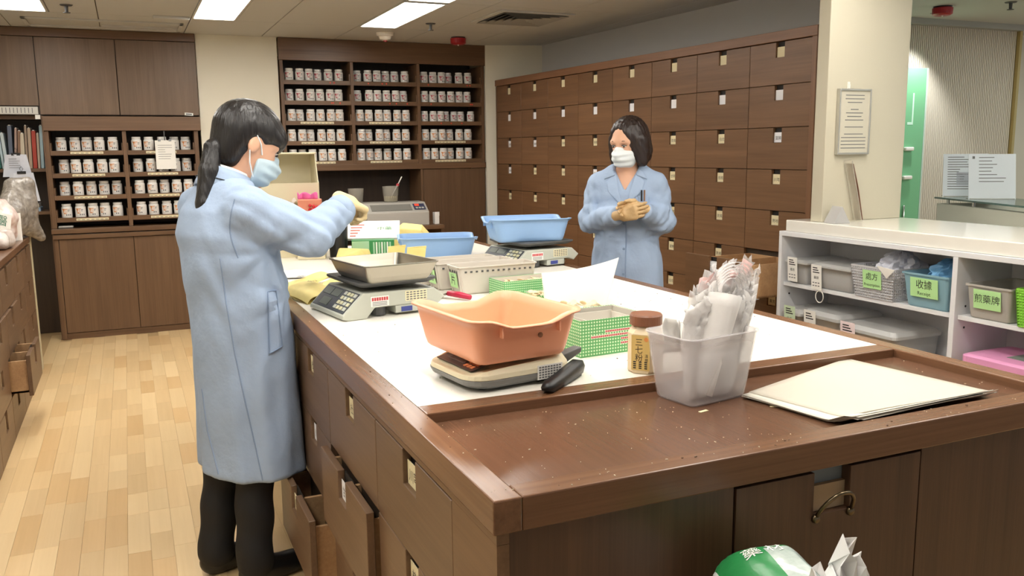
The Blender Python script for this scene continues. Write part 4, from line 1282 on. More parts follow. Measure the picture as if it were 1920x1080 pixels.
# big curled sheet of white paper in the middle of the island
b = B()
def curl(u, v):
    p = Vector((1.300 + 0.165 * u + 0.012 * v + 0.075 * u * v, 2.66 - 0.13 * u + 0.05 * v, 0.922 + v * (0.105 + 0.055 * u ** 2.2)))
    bow = 0.055 * math.sin(math.pi * u) * (1 - 0.3 * v)
    lean = 0.03 * v * v
    return p + Vector((0.35, 0.8, 0)) * (bow + lean)
b.grid(curl, 16, 12)
OB('paper_sheet', b, mat('filter_paper', (228, 221, 204), 0.7, var=0.02), label='large white paper sheet standing curled in the middle of the island', cat='paper', smooth=True, solid=0.0014)
b = B()
for k in range(14):
    M = Matrix.Translation((1.325 + 0.010 * k, 2.615 - 0.005 * k, 0.927 + 0.006 * (k % 3))) @ Euler((0.3 * (k % 3), 0.4, k)).to_matrix().to_4x4()
    b.lathe([(0.012, -0.0015), (0.013, 0), (0.012, 0.0015)], 8, 0, M)
OB('herb_pieces', b, M_HERB, kind='stuff', label='dried herb slices at the foot of the curled sheet', cat='herbs')

def packet(x, y, z, rz, w, d, h, m, label, lean=0.0, seal=True, text=None):
    t = TH('paper_packet', label, 'packet', (x, y, z), rz)
    M = Matrix.Rotation(lean, 4, 'X')
    def fn(u, v, s):
        px = (u - 0.5) * w; pz = v * h
        th = d * math.sin(math.pi * u) ** 0.6 * (1 - v) ** 0.35 if 0 < u < 1 else 0
        return M @ Vector((px, s * th / 2, pz))
    b = B().grid(lambda u, v: fn(u, v, -1), 10, 8).grid(lambda u, v: fn(1 - u, v, 1), 10, 8)
    if text:
        add_text(b, text, w * 0.3, M @ frame_M((0, -d / 2 - 0.0005, h * 0.35), (1, 0, 0), (0, 0, 1)), 1)
    OB('pouch', b, [m, M_INK], t, smooth=True)
    if seal:
        OB('fold', B().box(-w / 2, w / 2, -0.003, 0.002, h * 0.86, h, 0, M), m, t, bevel=0.001)
    return t
packet(1.13, 3.93, 0.9197, math.radians(20), 0.10, 0.03, 0.105, M_YPAPER, 'pale yellow paper packet standing in front of the blue tub, left one', math.radians(12))
packet(1.22, 3.90, 0.9197, math.radians(10), 0.10, 0.03, 0.10, M_YPAPER, 'pale yellow paper packet standing in front of the blue tub, right one', math.radians(14))
b = B()
for k in range(6):
    b.tube([(1.20 + 0.05 * k, 3.98 - 0.02 * k, 0.925), (1.235 + 0.05 * k, 3.95 - 0.02 * k, 0.931)], 0.004, 6)
OB('wood_sticks', b, W_BOX, label='short row of wooden sticks in front of the blue tub', cat='sticks', kind='stuff')
t = TH('carton', 'green and white printed carton leaning behind the steel pan', 'carton', (1.16, 4.43, 0.9197), math.radians(-16))
M_GRNP = mat('green_print', (52, 138, 76), 0.5); M_WHTP = mat('white_print', (228, 232, 222), 0.5); M_CYAN = mat('pale_green_print', (164, 206, 172), 0.5)
b = B().box(-0.11, 0.11, -0.05, 0.05, 0, 0.085, 0)
b.box(-0.108, -0.02, -0.0508, -0.05, 0.004, 0.081, 2)
for k in range(7):
    b.box(0.0 + k * 0.014, 0.008 + k * 0.014, -0.0508, -0.05, 0.01, 0.075, 1 if k % 2 else 2)
OB('body', b, [M_GRNP, M_WHTP, M_CYAN], t, bevel=0.001)
t = TH('magazine', 'white and green printed pad propped on the cartons', 'magazine', (1.18, 4.47, 1.0062), math.radians(-18))
M = Matrix.Rotation(math.radians(24), 4, 'X')
b = B().box(-0.15, 0.13, -0.02, 0.17, 0.0, 0.012, 0, M)
for k in range(5):
    b.box(-0.13, -0.13 + 0.03 + 0.01 * k, 0.0 + k * 0.03, 0.012 + k * 0.03, 0.0122, 0.0128, 1, M)
add_text(b, '中藥', 0.04, M @ Matrix.Translation((0.05, 0.08, 0.0126)), 2)
OB('pages', b, [M_PAPER, mat('print_red', (196, 110, 96), 0.6), M_GRNP], t)
t = TH('paper_bag', 'yellow paper bag lying behind the printed pad', 'bag', (1.44, 4.66, 0.9197), math.radians(-20))
OB('pouch', B().loft([[(x, y * s, z) for y, z in ((-0.06, 0), (0.06, 0), (0.05, 0.062 * s), (-0.04, 0.055 * s))] for x, s in ((-0.14, 1.0), (-0.05, 2.2), (0.06, 2.0), (0.13, 0.8))]), M_YPAPER, t, bevel=0.006)
t = TH('paper_bag', 'yellow paper bag crumpled beside the green carton', 'bag', (1.03, 4.35, 0.9197), math.radians(40))
OB('pouch', B().loft([[(x, y * s, z) for y, z in ((-0.05, 0), (0.05, 0), (0.04, 0.03 * s), (-0.04, 0.03 * s))] for x, s in ((-0.10, 0.7), (-0.02, 1.8), (0.06, 1.5), (0.10, 0.5))]), M_YPAPER, t, bevel=0.008)
# paper bags and sheets between the worker and the price scale
for k, (x, y, w, d, a, lab) in enumerate(((0.80, 3.55, 0.34, 0.26, 0.1, 'white paper sheet under the raised arm on the island'), (0.72, 3.85, 0.30, 0.24, -0.3, 'white paper sheet lying far behind the raised arm'), (0.83, 3.22, 0.22, 0.2, 0.5, 'white paper sheet between yellow bags and price scale'))):
    OB('paper_sheet', wavy_sheet((-w / 2, -d / 2, 0.004 + 0.002 * k), (w / 2, -d / 2, 0.004), (w / 2, d / 2, 0.006), (-w / 2, d / 2, 0.005), 10, 8, 0.003, k + 9), M_PAPER, loc=(x, y, 0.9197 + 0.001 * k), rot=(0, 0, a), label=lab, cat='paper', smooth=True, solid=0.0008)
def flat_bag(x, y, z, rz, w, d, h, label, tilt=0.0, text=None):
    t = TH('paper_bag', label, 'bag', (x, y, z), rz)
    def fn(u, v):
        e = math.sin(math.pi * u) ** 0.5 * math.sin(math.pi * min(1, v * 0.9 + 0.1)) ** 0.5
        return Vector(((u - .5) * w, (v - .5) * d, h * e + 0.004 * math.sin(9 * u + 5 * v) + tilt * v + 0.003))
    b = B().grid(fn, 14, 12)
    b.grid(lambda u, v: Vector(((0.5 - u) * w, (v - .5) * d, tilt * v + 0.001)), 4, 12)
    if text:
        add_text(b, text, 0.045, Matrix.Translation((0.0, -0.02, h + 0.012 + tilt * 0.5)), 1)
    OB('pouch', b, [M_YPAPER, M_INK], t, smooth=True)
flat_bag(0.60, 3.22, 0.9197, math.radians(15), 0.15, 0.24, 0.045, 'plump yellow paper bag at the island edge beside the worker', 0.02, '包')
flat_bag(0.62, 3.47, 0.9197, math.radians(-50), 0.10, 0.30, 0.02, 'long folded yellow paper bag behind the plump one', 0.04, '藥')
flat_bag(0.72, 3.34, 0.9197, math.radians(-30), 0.12, 0.20, 0.035, 'yellow paper bag with open mouth between worker and price scale', 0.03)

# ================================================================ things at the far end of the island
M_HOP = mat('cream_bin_plastic', (232, 222, 190), 0.4)
def hopper(x, y, z, rz, w, d, h, label):
    t = TH('stacking_bin', label, 'bin', (x, y, z), rz)
    e = 0.005
    side = [(-d / 2, 0), (d / 2, 0), (d / 2, h), (-d / 2 + 0.10, h), (-d / 2 + 0.02, h * 0.45), (-d / 2, h * 0.40)]
    OB('side', B().prism(side, 0, -w / 2, -w / 2 + e), M_HOP, t, bevel=0.003)
    OB('side', B().prism(side, 0, w / 2 - e, w / 2), M_HOP, t, bevel=0.003)
    OB('back', B().box(-w / 2 + e, w / 2 - e, d / 2 - e, d / 2, 0, h), M_HOP, t)
    OB('front', B().box(-w / 2 + e, w / 2 - e, -d / 2, -d / 2 + e, 0, h * 0.40), M_HOP, t)
    OB('floor_panel', B().box(-w / 2 + e, w / 2 - e, -d / 2 + e, d / 2 - e, 0, e), M_HOP, t)
    OB('rim', B().box(-w / 2 - 0.004, w / 2 + 0.004, -d / 2 + 0.095, d / 2 + 0.004, h, h + 0.010), M_HOP, t, bevel=0.005)
    return t
hopper(0.78, 4.70, 0.9197, math.radians(-6), 0.30, 0.30, 0.275, 'cream stacking bin on the island, the lower of two')
t = hopper(0.775, 4.71, 1.2062, math.radians(-4), 0.30, 0.30, 0.245, 'cream stacking bin at head height, the upper of two')
OB('bag_filling', B().loft([[(x, y * s, z0 + zz) for y, zz in ((-0.10, 0), (0.10, 0), (0.09, 0.05 * s), (-0.09, 0.05 * s))] for x, s, z0 in ((-0.12, 0.8, 0.006), (-0.04, 1.25, 0.006), (0.05, 1.3, 0.006), (0.12, 0.8, 0.006))]), M_PAPER, t, bevel=0.02)
t = TH('desk_organiser', 'salmon coloured organiser box with pink bow and red beads', 'organiser', (0.845, 4.46, 0.9197), math.radians(-15))
M_SAL = mat('salmon_plastic', (222, 140, 112), 0.45)
OB('pedestal', B().box(-0.07, 0.07, -0.05, 0.05, 0, 0.23), M_CREAMP, t, bevel=0.004)
OB('box', B().box(-0.058, 0.058, -0.045, 0.045, 0.2305, 0.305), M_SAL, t, bevel=0.006)
def ribbon(u, v):
    a = u * 2 * math.pi
    return Vector((-0.01 + 0.05 * math.cos(a), 0.012 * math.sin(3 * a), 0.306 + 0.035 * v * (0.6 + 0.4 * abs(math.sin(2.5 * a)))))
OB('bow', B().grid(ribbon, 30, 4), mat('pink_ribbon', (232, 110, 176), 0.4), t, solid=0.002, smooth=True)
b = B(); rb_ = random.Random(8)
for k in range(16):
    M = Matrix.Translation((0.02 + rb_.uniform(-0.022, 0.026), -0.050 - rb_.uniform(0, 0.006), 0.258 + rb_.uniform(-0.016, 0.018)))
    b.lathe([(0.001, -0.008), (0.006, -0.005), (0.008, 0), (0.006, 0.005), (0.001, 0.008)], 8, 0, M)
OB('beads', b, mat('red_bead', (206, 40, 48), 0.3), t, smooth=True)
b = B()
for k in range(4):
    arc = [(-0.065 - 0.016 * math.sin(q) - 0.003 * k, -0.02 + 0.008 * k, 0.24 + 0.03 * (1 - math.cos(q)) + 0.004 * k) for q in [math.pi * i / 8 for i in range(9)]]
    b.tube(arc, 0.0022, 5)
OB('string_loops', b, M_PAPER, t)
t = TH('pen_holder', 'black pen holder crowded with dark pens on the far island', 'pen holder', (0.985, 4.47, 0.9197))
OB('cup', B().lathe([(0.046, 0), (0.052, 0.19), (0.047, 0.19), (0.042, 0.006)], 18), M_BLACK, t)
pc = [M_BLACK, M_DGREY, mat('pen_brown', (110, 92, 74), 0.5), mat('pen_red', (170, 40, 44), 0.4), M_BLACK, mat('pen_blue', (60, 66, 90), 0.4)]
for k in range(11):
    a = k * 2.4; rr_ = 0.008 + 0.0022 * k
    x, y = rr_ * math.cos(a), rr_ * math.sin(a)
    p = TH('pen', ('brown brush', 'dark pen', 'dark marker')[k % 3] + ' in the black holder, %s counting round' % (ORD + ['eighth', 'ninth', 'tenth', 'eleventh'])[k], 'pen', (0.985 + x, 4.47 + y, 0.9262), group='pens in the black holder')
    Lp = 0.265 + 0.05 * rb_.random()
    tx, ty = x * 1.0 + 0.012 * (rb_.random() - 0.3), y * 0.5
    m = pc[k % len(pc)]
    OB('barrel', B().tube([(0, 0, 0), (tx, ty, Lp)], [0.0045, 0.0045], 8), m, p)
    OB('cap', B().tube([(tx * 0.82, ty * 0.82, Lp * 0.82), (tx * 1.02, ty * 1.02, Lp * 1.02)], [0.0056, 0.0056], 8), m, p)

# ================================================================ back desk: machine and cups
t = TH('sealing_machine', 'grey bench machine with red display on the back desk', 'machine', (2.09, 7.24, 0.8352), math.radians(-4))
M_MACH = mat('machine_grey', (178, 174, 166), 0.4)
OB('housing', B().prism([(-0.17, 0.0), (0.20, 0.0), (0.20, 0.19), (-0.02, 0.19), (-0.17, 0.115)], 0, -0.27, 0.27), M_MACH, t, bevel=0.006)
M = frame_M((0, -0.098, 0.1535), (1, 0, 0), (0, 0.15, 0.075))
OB('tray_window', B().box(-0.22, 0.13, -0.055, 0.045, 0.0, 0.003, 0, M), mat('machine_slot', (128, 126, 120), 0.35), t, bevel=0.001)
pn = OB('control_panel', B().box(0.15, 0.25, -0.05, 0.05, 0.0, 0.003, 0, M), mat('panel_blue', (66, 70, 96), 0.35), t, bevel=0.001)
OB('red_display', B().box(0.165, 0.20, 0.012, 0.042, 0.003, 0.004, 0, M), mat('led_red', (255, 60, 36), 0.4, emit=1.5), pn)
for k in range(3):
    OB('key', B().box(0.165 + k * 0.026, 0.184 + k * 0.026, -0.035, -0.012, 0.003, 0.005, 0, M), M_GREYP, pn)
t = TH('strip_box', 'small white box beside the bench machine', 'box', (2.43, 7.12, 0.8352))
OB('body', B().box(-0.02, 0.02, -0.03, 0.03, 0, 0.10), M_PAPER, t, bevel=0.002)
OB('flap', B().box(-0.02, 0.02, -0.034, -0.03, 0.07, 0.105), M_PAPER, t)
M_CUP = mat('cup_clear', (196, 192, 180), 0.15, alpha=0.36)
t = TH('measuring_cup', 'clear cup with a pale spatula on the bench machine', 'cup', (2.09, 7.33, 1.0256))
OB('wall', B().lathe([(0.060, 0), (0.072, 0.135), (0.074, 0.137), (0.068, 0.135), (0.056, 0.004)], 20), M_CUP, t, smooth=True)
OB('content', B().lathe([(0.055, 0.006), (0.060, 0.05)], 18), M_CREAMP, t)
s = TH('spatula', 'pale spatula with red band standing in the clear cup', 'spatula', (2.10, 7.33, 1.077))
OB('blade', B().tube([(0, 0, 0), (0.06, 0, 0.10), (0.095, 0, 0.165)], [0.008, 0.010, 0.012], 8, 0, False, 0.4), M_PAPER, s)
OB('band', B().tube([(0.052, 0, 0.086), (0.062, 0, 0.104)], 0.0125, 8), M_RED, s)
t = TH('measuring_cup', 'empty clear cup left of the bench machine display', 'cup', (1.80, 7.40, 0.8352))
OB('pedestal_block', B().box(-0.07, 0.07, -0.06, 0.06, 0, 0.17), M_MACH, t, bevel=0.004)
OB('wall', B().lathe([(0.056, 0.171), (0.070, 0.31), (0.072, 0.312), (0.066, 0.31), (0.052, 0.175)], 20), M_CUP, t, smooth=True)
# ================================================================ white counter with open shelves on the right
SX = 3.09
wc = TH('white_shelf_counter', 'white open shelf counter with glossy top in front of the lobby', 'counter', (SX, 0.9, 0))
YL = 3.50 - 0.9
OB('counter_top', B().box(0.0, 0.60, -0.2, YL - 0.012, 1.032, 1.09), M_WLAC, wc, bevel=0.004)
OB('top_board', B().box(-0.012, 0.335, -0.2, YL + 0.022, 1.008, 1.031), M_SHELF, wc, bevel=0.0015)
OB('end_panel', B().box(-0.012, 0.335, YL, YL + 0.022, 0.0, 1.0075), M_SHELF, wc, bevel=0.0015)
OB('divider', B().box(-0.012, 0.32, 2.455 - 0.9, 2.479 - 0.9, 0.0, 1.0075), M_SHELF, wc, bevel=0.0015)
OB('divider', B().box(-0.012, 0.32, 1.38 - 0.9, 1.404 - 0.9, 0.0, 1.0075), M_SHELF, wc, bevel=0.0015)
OB('back_board', B().box(0.32, 0.335, -0.2, YL, 0.0, 1.0075), M_SHELF, wc)
OB('shelf', B().box(0.008, 0.319, 2.480 - 0.9, YL - 0.001, 0.748, 0.767), M_SHELF, wc, bevel=0.001)
OB('shelf', B().box(0.008, 0.319, 2.480 - 0.9, YL - 0.001, 0.40, 0.419), M_SHELF, wc, bevel=0.001)
OB('shelf', B().box(0.008, 0.319, 1.405 - 0.9, 2.454 - 0.9, 0.748, 0.767), M_SHELF, wc, bevel=0.001)
OB('shelf', B().box(0.008, 0.319, 1.405 - 0.9, 2.454 - 0.9, 0.40, 0.419), M_SHELF, wc, bevel=0.001)
for x in (0.06, 0.19):
    for z in (0.68, 0.71):
        for yy, s in ((2.455 - 0.9, -1), (YL, -1)):
            pass
for x, y, z in ((0.05, 2.4548 - 0.9, 0.71), (0.20, 2.4548 - 0.9, 0.71), (0.05, YL - 0.0002, 0.70), (0.22, YL - 0.0002, 0.70), (0.05, 2.4548 - 0.9, 0.80)):
    OB('peg_hole', B().lathe([(0.005, 0), (0.005, 0.0006)], 10, 0, Matrix.Translation((x, y, z)) @ Matrix.Rotation(math.pi / 2, 4, 'X')), M_BLACK, wc)

M_BIN = mat('grey_clear_plastic', (214, 214, 212), 0.3, alpha=0.52)
M_BIN2 = mat('grey_clear_lid', (220, 220, 218), 0.3, alpha=0.62)
M_CONT = mat('bin_contents', (150, 150, 158), 0.6, var=0.25, vscale=25)
def lidded_bin(x, y, z, w, d, h, label, tags):
    """front faces -x; w along y, d along x"""
    t = TH('lidded_bin', label, 'bin', (x, y, z))
    OB('body', shell(d, w, h * 0.85, 0.02, 0.90, 0.002, 0.004, 0, steps=3), M_BIN, t, smooth=True)
    OB('lid', B().loft([[(p[0], p[1], h * 0.86) for p in rounded_rect(d + 0.006, w + 0.006, 0.022)], [(p[0], p[1], h * 0.92) for p in rounded_rect(d + 0.006, w + 0.006, 0.022)], [(p[0], p[1], h) for p in rounded_rect(d - 0.03, w - 0.03, 0.02)]]), M_BIN2, t)
    OB('contents', B().box(-d * 0.38, d * 0.38, -w * 0.38, w * 0.38, 0.006, h * 0.6), M_CONT, t, bevel=0.01)
    for k, (yy, zz, tw, th_, txt, m) in enumerate(tags):
        M = frame_M((-d / 2 - 0.006, yy, zz), (0, -1, 0), (-0.06, 0.03, 1))
        s = B().box(-tw / 2, tw / 2, -th_ / 2, th_ / 2, -0.0008, 0, 0, M)
        for q in range(3):
            s.box(-tw * 0.34, tw * (0.1 + 0.1 * q), th_ * (0.36 - 0.09 * q), th_ * (0.40 - 0.09 * q), 0, 0.0006, 1, M)
        add_text(s, txt, tw * 0.24, M @ Matrix.Translation((0, -th_ * 0.02, 0.0005)), 1)
        for q in range(2):
            for p_ in range(3):
                s.box(-tw * 0.36 + p_ * tw * 0.25, -tw * 0.20 + p_ * tw * 0.25, -th_ * (0.24 + 0.12 * q), -th_ * (0.20 + 0.12 * q), 0, 0.0006, 2, M)
        OB('tag', s, [m, M_INK, M_INKS], t)
    return t
sx = SX + 0.155
lidded_bin(sx - 0.005, 3.405, 0.767, 0.155, 0.31, 0.125, 'grey clear bin with white tag at the far end of upper shelf', [(0.01, 0.075, 0.07, 0.125, '備用', M_PAPER)])
lidded_bin(sx - 0.005, 3.16, 0.767, 0.275, 0.31, 0.125, 'wide grey clear bin with white tag and string loop, upper shelf', [(0.085, 0.055, 0.07, 0.125, '藥袋', M_PAPER)])
t = TH('string_loop', 'white string loop hanging from the tagged bin on upper shelf', 'string', (SX - 0.004, 3.225, 0.728))
OB('loop', B().tube([(0, 0.026 * math.cos(a), 0.030 * math.sin(a)) for a in [2 * math.pi * k / 18 for k in range(18)]], 0.0025, 6, 0, True), M_PAPER, t, smooth=True)
lidded_bin(sx - 0.02, 3.41, 0.419, 0.14, 0.30, 0.22, 'clear bin with greenish tag at the far end of lower shelf', [(0.0, 0.17, 0.08, 0.13, '紗布', mat('tag_pale_green', (206, 226, 196), 0.6))])
lidded_bin(sx - 0.02, 3.205, 0.419, 0.245, 0.30, 0.235, 'clear bin with white tag in the middle of lower shelf', [(0.06, 0.165, 0.08, 0.14, '紙袋', M_PAPER)])
lidded_bin(sx - 0.035, 2.90, 0.419, 0.33, 0.30, 0.215, 'wide clear bin with pink edged tag on lower shelf', [(0.10, 0.155, 0.09, 0.14, '標籤', mat('tag_pinkish', (240, 222, 224), 0.6))])
M_BK1 = mat('basket_grey', (200, 200, 204), 0.45, alpha=0.9)
M_BK2 = mat('basket_aqua', (150, 190, 204), 0.4, alpha=0.75)
M_BK3 = mat('basket_smoke', (186, 182, 174), 0.45, alpha=0.85)
M_BK4 = mat('basket_lime', (140, 206, 70), 0.45)
bk = basket(sx - 0.02, 2.895, 0.767, 0, 0.30, 0.255, 0.150, M_BK1, 'grey perforated basket tagged 處方 heaped with white paper', M_GREENLAB, '處方', 'Prescription', True, 'x', 0.86, 0.036)
bk2 = basket(sx - 0.02, 2.615, 0.767, 0, 0.29, 0.235, 0.150, M_BK2, 'aqua clear basket tagged 收據 with blue bags', M_GREENLAB, '收據', 'Receipt', True, 'x', 0.86, 0.042, 0.03, True)
bk3 = basket(sx - 0.02, 2.315, 0.767, 0, 0.29, 0.20, 0.140, M_BK3, 'smoky perforated basket tagged 煎藥牌', M_GREENLAB, '煎藥牌', None, True, 'x', 0.88, 0.038, 0.02, True)
bk4 = basket(sx - 0.02, 2.095, 0.767, 0, 0.29, 0.20, 0.150, M_BK4, 'lime green perforated basket at the right frame edge', M_PAPER, '放', None, True, 'x', 0.90, 0.06, 0.011)
def heap(x, y, z, rx, ry, rz, m, label, cat, seed, amp=0.25):
    r_ = np.random.RandomState(seed); ph = r_.rand(8) * 6.28
    b = B(); n = 26; k = 12
    rings = []
    for j in range(k + 1):
        th = math.pi / 2 * j / k
        ring = []
        for i in range(n):
            a = 2 * math.pi * i / n
            q = 1 + amp * (math.sin(3 * a + ph[0] + 4 * th) * 0.5 + math.sin(7 * a + ph[1] - 6 * th) * 0.4 + math.sin(11 * a + ph[2] + 9 * th) * 0.35)
            ring.append((rx * math.cos(a) * math.cos(th) * q, ry * math.sin(a) * math.cos(th) * q, rz * math.sin(th) * (0.8 + 0.3 * q)))
        rings.append(ring)
    b.loft(rings)
    return OB('crumpled_heap', b, m, loc=(x, y, z), label=label, cat=cat)
heap(sx + 0.0, 2.885, 0.86, 0.12, 0.10, 0.105, mat('crumpled_paper', (214, 216, 226), 0.6, bump=0.6, bscale=30), 'heap of crumpled white paper in the 處方 basket', 'paper', 1)
OB('paper_flap', B().prism([(-0.05, 0.0), (0.05, 0.01), (0.0, -0.045)], 0, 0, 0.001), M_PAPER, loc=(SX - 0.035, 2.80, 0.919), rot=(0, -0.2, 0), label='white paper corner folded over the 處方 basket rim', cat='paper')
heap(sx + 0.01, 2.61, 0.86, 0.12, 0.10, 0.10, mat('blue_bag', (112, 166, 208), 0.45, bump=0.7, bscale=22), 'heap of blue plastic bags in the 收據 basket', 'bags', 2)
# pink storage box
pk = TH('storage_box', 'pink lidded storage box tagged in green on the lower right shelf', 'box', (sx - 0.02, 2.17, 0.419))
M_PINK = mat('pink_plastic', (226, 156, 196), 0.4); M_PINK2 = mat('pink_body', (206, 160, 190), 0.35, alpha=0.85)
OB('body', shell(0.28, 0.46, 0.165, 0.03, 0.90, 0.003, 0.006, 0, steps=3), M_PINK2, pk, smooth=True)
OB('lid', B().loft([[(p[0], p[1], z) for p in rounded_rect(0.30 - s, 0.49 - s, 0.03)] for z, s in ((0.166, 0), (0.192, 0), (0.200, 0.03), (0.207, 0.10))]), M_PINK, pk, bevel=0.002)
OB('lid_window', B().box(-0.09, 0.03, -0.16, 0.08, 0.2072, 0.209), mat('grey_green', (128, 140, 128), 0.5), pk)
M = frame_M((-0.141, 0.055, 0.128), (0, -1, 0), (-0.08, 0, 1))
s = B().box(-0.085, 0.085, -0.03, 0.03, 0, 0.001, 0, M)
add_text(s, '煎藥標籤', 0.034, M @ Matrix.Translation((0, 0, 0.0014)), 1)
OB('tag', s, [M_GREENLAB, M_INK], pk)

# small things on the white counter
t = TH('desk_sign', 'grey triangular prism sign at the foot of the fin', 'sign', (3.165, 3.215, 1.0902), math.radians(-12))
OB('prism', B().prism([(-0.045, 0.0), (0.045, 0.0), (0.0, 0.082)], 1, -0.045, 0.045), mat('sign_grey', (182, 180, 178), 0.25, 0.2), t, bevel=0.002)
t = TH('leaflet_holder', 'clear leaflet holder leaning against the fin above the counter', 'holder', (3.285, 3.255, 1.0902))
M_ACR = mat('acrylic', (224, 218, 200), 0.1, alpha=0.35)
OB('foot_plate', B().box(-0.07, 0.055, -0.035, 0.02, 0.0, 0.004), M_ACR, t)
OB('back_plate', B().loft([[(0.050, -0.03, 0.004), (0.056, -0.03, 0.004), (0.056, 0.02, 0.004), (0.050, 0.02, 0.004)], [(-0.032, -0.03, 0.30), (-0.026, -0.03, 0.30), (-0.026, 0.02, 0.30), (-0.032, 0.02, 0.30)]]), M_ACR, t)
OB('leaflet', B().loft([[(0.057, -0.03, 0.006), (0.061, -0.03, 0.006), (0.061, 0.02, 0.006), (0.057, 0.02, 0.006)], [(0.02, -0.03, 0.16), (0.024, -0.03, 0.16), (0.024, 0.02, 0.16), (0.02, 0.02, 0.16)], [(-0.022, -0.03, 0.285), (-0.018, -0.03, 0.285), (-0.018, 0.02, 0.285), (-0.022, 0.02, 0.285)]]), mat('leaflet_brown', (112, 74, 56), 0.5), t)

# framed notice on the fin
t = TH('framed_notice', 'silver framed notice hanging on the cream fin', 'notice', (3.295, 3.281, 1.42))
def rows(b, w, h, n, mi, rs, y=-0.0, x0=-0.4, centre=False):
    r_ = random.Random(rs)
    for k in range(n):
        ww = w * r_.uniform(0.35, 0.78)
        z = h * (0.93 - 0.86 * k / n)
        xa = -ww / 2 if centre and k < n * 0.55 else x0 * w
        b.box(xa, xa + ww, y - 0.0006, y, z, z + h * 0.010, mi)
nb = B().box(-0.095, 0.095, -0.016, -0.012, 0.010, 0.308)
rows_b = B(); r_ = random.Random(6)
for k in range(16):
    z = 0.285 - k * 0.017
    ww = 0.16 if k > 11 else r_.uniform(0.05, 0.14)
    if k in (3, 8, 10): continue
    nb.box(-ww / 2, ww / 2, -0.0166, -0.016, z, z + 0.004, 1)
OB('sheet', nb, [mat('notice_paper', (196, 190, 172), 0.5), M_INKS], t)
fb = B()
for x0, x1, z0, z1 in ((-0.103, -0.095, 0.0, 0.318), (0.095, 0.103, 0.0, 0.318), (-0.095, 0.095, 0.0, 0.010), (-0.095, 0.095, 0.308, 0.318)):
    fb.box(x0, x1, -0.022, -0.001, z0, z1)
OB('frame', fb, mat('silver_frame', (196, 194, 186), 0.3, 0.7), t, bevel=0.002)
OB('back', B().box(-0.096, 0.096, -0.0118, -0.001, 0.002, 0.316), M_MGREY, t)
OB('hook', B().box(-0.042, -0.026, -0.006, 0.0, 0.319, 0.352).box(-0.038, -0.030, -0.012, -0.006, 0.319, 0.340), M_WLAC, t, bevel=0.002)

# reception counter in the lobby with two documents
A = Vector((4.505, 3.778)); Bq = Vector((4.175, 2.971))
dirv = (Bq - A).normalized(); rc_ang = math.atan2(dirv.y, dirv.x)
rc_ = TH('reception_counter', 'cream reception counter with glass ledge in the lobby', 'counter', (A.x, A.y, 0), rc_ang)
# local x runs towards the camera side; local +y points away to the right
OB('front_panel', B().box(0.0, 2.0, 0.01, 0.06, 0.0, 1.112), mat('reception_cream', (226, 226, 208), 0.4), rc_, bevel=0.002)
OB('end_panel', B().box(0.0, 0.05, 0.061, 0.55, 0.0, 1.112), MATS['reception_cream'], rc_)
OB('worktop', B().box(0.051, 2.0, 0.061, 0.55, 0.72, 0.75), M_DARK, rc_)
OB('screen_back', B().box(0.35, 2.0, 0.50, 0.53, 0.75, 1.30), M_BLACK, rc_)
M_LEDGE = mat('ledge_glass', (70, 110, 98), 0.08, alpha=0.75)
OB('glass_ledge', B().box(0.0, 2.0, -0.01, 0.34, 1.140, 1.150), M_LEDGE, rc_, bevel=0.001)
for x in (0.08, 0.35, 0.9, 1.5):
    OB('standoff', B().tube([(x, 0.036, 1.112), (x, 0.036, 1.140)], 0.008, 10), M_CHROME, rc_)
for k, (px, lab, seed) in enumerate(((0.16, 'printed form in a tilted stand on the glass ledge, left one', 3), (0.37, 'printed letter in a tilted stand on the glass ledge, right one', 4))):
    P = ((4.66, 3.70, 1.1505), (4.555, 3.44, 1.1505))[k]
    d = TH('document_stand', lab, 'document', P, math.radians(-40 + 4 * k))
    M = Matrix.Rotation(math.radians(-12), 4, 'X')
    s = B().box(-0.125, 0.125, 0, 0.003, 0.0, 0.262, 0, M)
    r_ = random.Random(seed)
    for q in range(14 if k == 0 else 8):
        z = 0.24 - q * (0.015 if k == 0 else 0.02)
        x0 = -0.10 if k == 0 else -0.07
        s.box(x0, x0 + r_.uniform(0.06, 0.19 if k == 0 else 0.15), -0.0006, 0, z, z + 0.004, 1, M)
    if k == 0:
        s.box(-0.05, 0.05, -0.0006, 0, 0.07, 0.15, 2, M)
    else:
        s.box(-0.105, -0.092, -0.0006, 0, 0.235, 0.25, 1, M)
    OB('page', s, [mat('page_blueish', (232, 238, 242), 0.4), M_INKS, mat('form_grey', (196, 200, 208), 0.5)], d)
    OB('foot', B().box(-0.12, 0.12, 0.0, 0.07, 0.0, 0.004), M_ACR, d)

